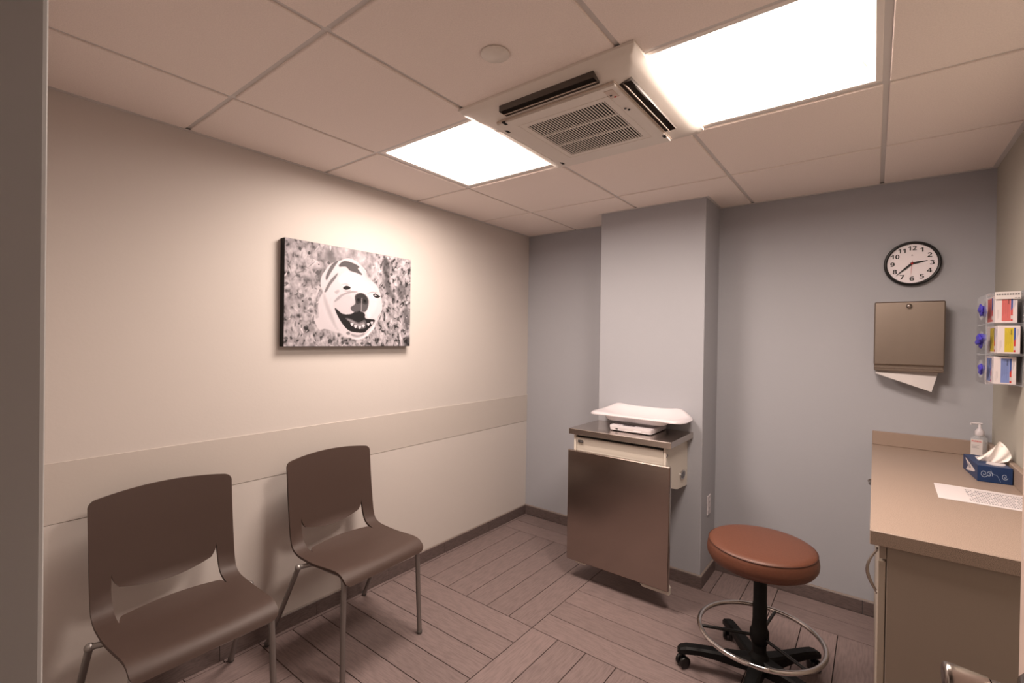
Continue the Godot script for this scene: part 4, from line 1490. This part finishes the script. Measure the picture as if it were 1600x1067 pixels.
func glove_rack() -> void:
	# three bays of clear acrylic on the right wall; x runs out from the wall, z towards the door
	var y0 := 1.282
	var xw := XR - 0.001
	var xf := 0.338
	var z0 := -2.758
	var z1 := -2.552
	var bay := 0.117
	var o := thing("glove_rack", "clear acrylic three-bay glove box holder on the beige wall above the counter", "glove box holder", Vector3(0, y0, 0))
	obj("back_plate", box(Vector3(xw - 0.004, -0.004, z0 - 0.012), Vector3(xw, 3 * bay + 0.010, z1 + 0.012), 0.0008), M.acrylic, o)
	for k in 3:
		var yb := k * bay
		obj("shelf", box(Vector3(xf + 0.004, yb, z0), Vector3(xw - 0.005, yb + 0.003, z1), 0.0006), M.acrylic, o)
		# front plate with an oval opening
		var st := S()
		var outer := PackedVector2Array([Vector2(z0, yb), Vector2(z1, yb), Vector2(z1, yb + bay - 0.004), Vector2(z0, yb + bay - 0.004)])
		var cz := (z0 + z1) / 2
		var cy := yb + 0.056
		for half in 2:
			var poly := []
			if half == 0:
				poly = [outer[0], outer[1], Vector2(z1, cy)]
				for q in 13:
					var a := -PI * q / 12.0
					poly.append(Vector2(cz + 0.058 * cos(a), cy + 0.036 * sin(a)))
				poly.append(Vector2(z0, cy))
			else:
				poly = [outer[2], outer[3], Vector2(z0, cy)]
				for q in 13:
					var a := PI - PI * q / 12.0
					poly.append(Vector2(cz + 0.058 * cos(a), cy + 0.036 * sin(a)))
				poly.append(Vector2(z1, cy))
			prism(st, PackedVector2Array(poly), Vector3(xf, 0, 0), Vector3(0, 0, 1), Vector3.UP, Vector3(0.003, 0, 0))
		obj("front_plate", st, M.acrylic, o)
	obj("end_plate", box(Vector3(xf + 0.004, 0.0, z0 - 0.0035), Vector3(xw - 0.005, 3 * bay, z0 - 0.0005), 0.0006), M.acrylic, o)
	# lower half-height stop at the open end, top plate
	obj("top_plate", box(Vector3(xf + 0.004, 3 * bay - 0.003, z0), Vector3(xw - 0.005, 3 * bay, z1), 0.0006), M.acrylic, o)
	# paper notice taped over the top bay
	var nt := thing("rack_notice", "small white printed notice taped across the top of the glove rack", "notice", Vector3((xf + xw) / 2 + 0.006, y0 + 3 * bay - 0.010, z1 + 0.0045))
	obj("notice_card", box(Vector3(-0.034, -0.014, -0.0008), Vector3(0.034, 0.014, 0.0008), 0.0002), M.paper, nt)
	var bars := S()
	for k in 9:
		cb(bars, Vector3(-0.031 + 0.0071 * k, 0.001, 0.0008), Vector3(-0.026 + 0.0071 * k, 0.007, 0.0011), 0.0)
	cb(bars, Vector3(0.018, -0.011, 0.0008), Vector3(0.024, -0.0085, 0.0011), 0.0)
	cb(bars, Vector3(0.026, -0.011, 0.0008), Vector3(0.032, -0.0085, 0.0011), 0.0)
	obj("notice_print", bars, M.grey_print, nt)
	var cols := [Color(0.52, 0.60, 0.84), Color(0.88, 0.80, 0.22), Color(0.88, 0.46, 0.45)]
	var names := ["blue panelled white glove box in the bottom bay of the acrylic rack", "yellow panelled white glove box jutting from the middle bay of the acrylic rack", "red panelled white glove box in the top bay of the acrylic rack"]
	var gnames := ["small purple glove tuft in the opening of the bottom glove box", "largest purple glove tuft bulging from the middle glove box", "dark purple glove tuft in the opening of the top glove box"]
	for k in 3:
		var out := 0.030 if k == 1 else 0.0
		var yb := y0 + k * bay + 0.0035
		var bx := thing("glove_box", names[k], "glove box", Vector3(0, yb, out), 0.0, "glove boxes in the acrylic rack")
		var bx0 := xf + 0.024
		var bx1 := xw - 0.018
		var zb0 := z0 + 0.003
		var zb1 := z1 - 0.001
		var hb := bay - 0.012
		if k == 1:
			bx0 += 0.004
			bx1 += 0.004
		# carton as four walls and ends, with a dark oval mouth on the front
		obj("carton", box(Vector3(bx0, 0, zb0), Vector3(bx1, hb, zb1), 0.001), M.carton_white, bx)
		var pr := box_print(cols[k])
		var st := S()
		uvquad(st, Vector3(bx0 + 0.001, hb - 0.001, zb1 + 0.0004), Vector3(bx1 - 0.001, hb - 0.001, zb1 + 0.0004), Vector3(bx1 - 0.001, 0.001, zb1 + 0.0004), Vector3(bx0 + 0.001, 0.001, zb1 + 0.0004), Vector3.BACK)
		obj("end_print", st, pr, bx)
		var st2 := S()
		uvquad(st2, Vector3(bx0 - 0.0004, hb - 0.001, zb0 + 0.001), Vector3(bx0 - 0.0004, hb - 0.001, zb1 - 0.001), Vector3(bx0 - 0.0004, 0.001, zb1 - 0.001), Vector3(bx0 - 0.0004, 0.001, zb0 + 0.001), Vector3.LEFT)
		obj("front_print", st2, pr, bx)
		# crumpled gloves pushing out of the mouth
		var gl := S()
		var nz := FastNoiseLite.new()
		nz.seed = 80 + k
		nz.frequency = 26.0
		nz.fractal_octaves = 3
		gl.set_smooth_group(1)
		var sz: float = [0.72, 1.0, 0.85][k]
		var G := func(i: int, j: int) -> Vector3:
			var th := PI * i / 22.0
			var ph := TAU * j / 28.0
			var d := Vector3(sin(th) * cos(ph), cos(th), sin(th) * sin(ph))
			var q := d * 0.03
			var rr := 1.0 + 0.75 * nz.get_noise_3d(q.x, q.y, q.z)
			return Vector3(d.x * 0.012, d.y * 0.026, d.z * 0.044) * rr * sz
		for i in 22:
			for j in 28:
				var a: Vector3 = G.call(i, j)
				var b: Vector3 = G.call(i + 1, j)
				var c: Vector3 = G.call(i + 1, (j + 1) % 28)
				var d2: Vector3 = G.call(i, (j + 1) % 28)
				tri(gl, a, b, c, a + b + c)
				tri(gl, a, c, d2, a + c + d2)
		var go := obj("glove_tuft", gl, M.glove_nitrile)
		go.position = Vector3(xf + 0.002 - (0.004 if k == 1 else 0.0), yb + 0.052, (z0 + z1) / 2 + 0.01)
		tag(go, gnames[k], "gloves", "purple gloves in the rack")


func outlet() -> void:
	var o := thing("wall_outlet", "white wall outlet low on the side of the blue pier", "outlet", Vector3(PX1, 0.447, -2.970))
	obj("cover_plate", box(Vector3(0.0005, -0.058, -0.036), Vector3(0.006, 0.058, 0.036), 0.002), M.white_plastic, o)
	obj("socket_insert", box(Vector3(0.005, -0.034, -0.017), Vector3(0.0075, 0.034, 0.017), 0.001), M.white_plastic, o)
	for y in [-0.018, 0.018]:
		for z in [-0.006, 0.006]:
			obj("slot", box(Vector3(0.0072, y - 0.004, z - 0.0011), Vector3(0.0078, y + 0.004, z + 0.0011), 0.0), M.ink, o)


func counter_things() -> void:
	var yt := 0.9072
	# hand sanitiser
	var o := thing("sanitizer_bottle", "clear pump bottle of hand sanitizer with white label by the backsplash", "bottle", Vector3(0.390, yt, -3.040), deg_to_rad(-6))
	var st := S()
	prism(st, rrect(Vector2(-0.030, -0.022), Vector2(0.0265, 0.022), 0.008), Vector3(0, 0.0005, 0), Vector3.RIGHT, Vector3.BACK, Vector3(0, 0.098, 0), true)
	lathe(st, [Vector2(0.022, 0.0985), Vector2(0.018, 0.106), Vector2(0.0125, 0.109), Vector2(0.0125, 0.112)], 24)
	obj("bottle_body", st, M.clear_bottle, o)
	obj("label", box(Vector3(-0.0295, 0.012, 0.0222), Vector3(0.010, 0.092, 0.0230), 0.0003), M.paper, o)
	var tx := inst("label_print", flat_text("PURELL", 0.0095, 0.0004), M.red_print, o)
	tx.position = Vector3(-0.0098, 0.083, 0.0233)
	var ln := S()
	for k in 3:
		cb(ln, Vector3(-0.026, 0.052 + 0.006 * k, 0.0229), Vector3(-0.002 - 0.006 * (k % 2), 0.0535 + 0.006 * k, 0.0233), 0.0)
	cb(ln, Vector3(-0.026, 0.018, 0.0229), Vector3(-0.014, 0.021, 0.0233), 0.0)
	obj("label_lines", ln, M.grey_print, o)
	var pm := S()
	lathe(pm, [Vector2(0.0, 0.108), Vector2(0.0155, 0.108), Vector2(0.016, 0.111), Vector2(0.016, 0.128), Vector2(0.011, 0.137), Vector2(0.006, 0.143), Vector2(0.005, 0.162), Vector2(0.0, 0.162)], 24)
	cb(pm, Vector3(-0.030, 0.160, -0.006), Vector3(0.010, 0.167, 0.006), 0.002)
	cb(pm, Vector3(-0.032, 0.154, -0.004), Vector3(-0.026, 0.163, 0.004), 0.0015)
	obj("pump", pm, M.white_plastic, o)
	var stem := S()
	tube(stem, [Vector3(0.002, 0.008, 0), Vector3(0, 0.108, 0)], 0.0025, 8)
	obj("dip_tube", stem, M.white_plastic, o)
	# tissue box: blue with pale swirls
	var W := 512
	var H := 200
	var im := Image.create(W, H, false, Image.FORMAT_RGB8)
	var navy := Color(0.08, 0.19, 0.36)
	var pale := Color(0.72, 0.76, 0.82)
	im.fill(navy)
	for c in [[90.0, 95.0, 48.0, 1.0], [170.0, 100.0, 40.0, -1.0], [400.0, 110.0, 40.0, 1.0]]:
		for k in 260:
			var f := k / 260.0
			var a: float = f * TAU * 1.35 * c[3] + 0.4
			var rr: float = c[2] * (1.0 - 0.78 * f)
			im.fill_rect(Rect2i(int(c[0] + cos(a) * rr * 1.2) - 2, int(c[1] + sin(a) * rr) - 2, 5, 5), pale)
	for k in 300:
		var f := k / 300.0
		var x := 190 + f * 150
		var y := 40 + f * 130 + 18 * sin(f * 7.0)
		im.fill_rect(Rect2i(int(x) - 2, int(y) - 2, 4, 4), pale.lerp(navy, 0.3))
	var m := mat("tissue_front", Color(1, 1, 1), 0.45)
	m.albedo_texture = ImageTexture.create_from_image(im)
	var im2 := Image.create(256, 160, false, Image.FORMAT_RGB8)
	im2.fill(navy)
	blob_color(im2, [Vector2(40, 20), Vector2(120, 40), Vector2(216, 80), Vector2(120, 125), Vector2(60, 140), Vector2(90, 80)], Color(0.84, 0.80, 0.80))
	blob_color(im2, [Vector2(90, 50), Vector2(150, 75), Vector2(110, 100)], Color(0.62, 0.60, 0.64))
	var m2 := mat("tissue_side", Color(1, 1, 1), 0.45)
	m2.albedo_texture = ImageTexture.create_from_image(im2)
	mat("tissue_navy", navy, 0.45)
	var bx := thing("tissue_box", "blue tissue box with pale swirls on the counter before the sanitizer", "tissue box", Vector3(0.3225, yt, -2.54), deg_to_rad(4))
	var L := 0.096
	var B := 0.226
	var hh := 0.062
	obj("carton", box(Vector3(0, 0.0003, -B), Vector3(L, hh, 0), 0.0012), M.tissue_navy, bx)
	var s1 := S()
	uvquad(s1, Vector3(0.001, hh - 0.001, 0.0004), Vector3(L - 0.001, hh - 0.001, 0.0004), Vector3(L - 0.001, 0.001, 0.0004), Vector3(0.001, 0.001, 0.0004), Vector3.BACK)
	obj("front_print", s1, m, bx)
	var s2 := S()
	uvquad(s2, Vector3(-0.0004, hh - 0.001, -B + 0.001), Vector3(-0.0004, hh - 0.001, -0.001), Vector3(-0.0004, 0.001, -0.001), Vector3(-0.0004, 0.001, -B + 0.001), Vector3.LEFT)
	obj("side_print", s2, m2, bx)
	# pale swoosh and slot on top
	var s3 := S()
	prism(s3, PackedVector2Array(smooth_line([Vector2(0.030, -0.19), Vector2(0.065, -0.20), Vector2(0.088, -0.15), Vector2(0.092, -0.07), Vector2(0.070, -0.03), Vector2(0.035, -0.05), Vector2(0.045, -0.10), Vector2(0.028, -0.14)], 5, true)), Vector3(0, hh, 0), Vector3.RIGHT, Vector3.BACK, Vector3(0, 0.0005, 0))
	obj("top_print", s3, M.carton_white, bx)
	# tissue pulled up through the slot, two folded leaves leaning to the wall
	var ts := S()
	var top_line := [Vector2(-0.030, 0.0), Vector2(-0.012, 0.026), Vector2(0.012, 0.056), Vector2(0.030, 0.080), Vector2(0.044, 0.072), Vector2(0.056, 0.052), Vector2(0.062, 0.030), Vector2(0.050, 0.010)]
	var crest := smooth_line(top_line, 5)
	var nu := crest.size() - 1
	for leaf in 2:
		var Pt := func(i: int, j: int) -> Vector3:
			var u := float(i) / nu
			var f := float(j) / 10.0
			var base := Vector2(lerpf(-0.028, 0.030, u), 0.0)
			var p: Vector2 = base.lerp(crest[i], f)
			var zf := (0.011 * sin(u * 8.0 + 0.6) + 0.005 * sin(u * 19.0 + 1.7 * f)) * (0.4 + f) + 0.018 * sin(PI * f) * (1.0 - absf(2.0 * u - 1.0))
			if leaf == 1:
				zf = -zf * 0.8 - 0.004 + 0.006 * sin(u * 11.0)
				p.y *= 0.88
			return Vector3(p.x, p.y, zf + (0.006 if leaf == 0 else -0.008))
		ts.set_smooth_group(1 + leaf)
		for i in nu:
			for j in 10:
				quad(ts, Pt.call(i, j), Pt.call(i + 1, j), Pt.call(i + 1, j + 1), Pt.call(i, j + 1), Vector3(0, 0.1, 1 if leaf == 0 else -1))
	var tis := obj("tissue", ts, M.tissue_paper)
	tis.position = bx.position + Basis(Vector3.UP, deg_to_rad(4)) * Vector3(0.050, hh + 0.001, -0.105)
	tag(tis, "crumpled white tissue standing out of the blue tissue box", "tissue")
	# printed sheet lying on the counter
	var sh := thing("printed_sheet", "white sheet printed with grey rows lying on the counter before the tissue box", "paper sheet", Vector3(0.185, yt, -2.392), deg_to_rad(-1))
	var SW := 0.255
	var SD := 0.222
	obj("sheet", box(Vector3(0, 0.0002, 0), Vector3(SW, 0.0010, SD), 0.0002), M.paper, sh)
	var im3 := Image.create(640, 420, false, Image.FORMAT_RGB8)
	im3.fill(Color(0.80, 0.77, 0.775))
	var r := RandomNumberGenerator.new()
	r.seed = 4
	for row in 8:
		for col in 24:
			if r.randf() < 0.93:
				im3.fill_rect(Rect2i(205 + col * 16, 62 + row * 42, r.randi_range(9, 12), 18), Color(0.38, 0.37, 0.40))
	im3.fill_rect(Rect2i(590, 40, 50, 200), Color(0.62, 0.70, 0.88))
	var m3 := mat("sheet_print", Color(1, 1, 1), 0.7)
	m3.albedo_texture = ImageTexture.create_from_image(im3)
	var s4 := S()
	uvquad(s4, Vector3(0.0005, 0.0012, 0.0005), Vector3(SW - 0.0005, 0.0012, 0.0005), Vector3(SW - 0.0005, 0.0012, SD - 0.0005), Vector3(0.0005, 0.0012, SD - 0.0005), Vector3.UP)
	obj("print", s4, m3, sh)


func blob_color(im: Image, pts: Array, c: Color) -> void:
	var list := smooth_line(pts, 5, true)
	for y in im.get_height():
		var xs := []
		for i in list.size():
			var a: Vector2 = list[i]
			var b: Vector2 = list[(i + 1) % list.size()]
			if (a.y <= y + 0.5) != (b.y <= y + 0.5):
				xs.append(a.x + (y + 0.5 - a.y) / (b.y - a.y) * (b.x - a.x))
		xs.sort()
		for k in range(0, xs.size() - 1, 2):
			im.fill_rect(Rect2i(int(xs[k]), y, maxi(1, int(xs[k + 1] - xs[k])), 1), c)
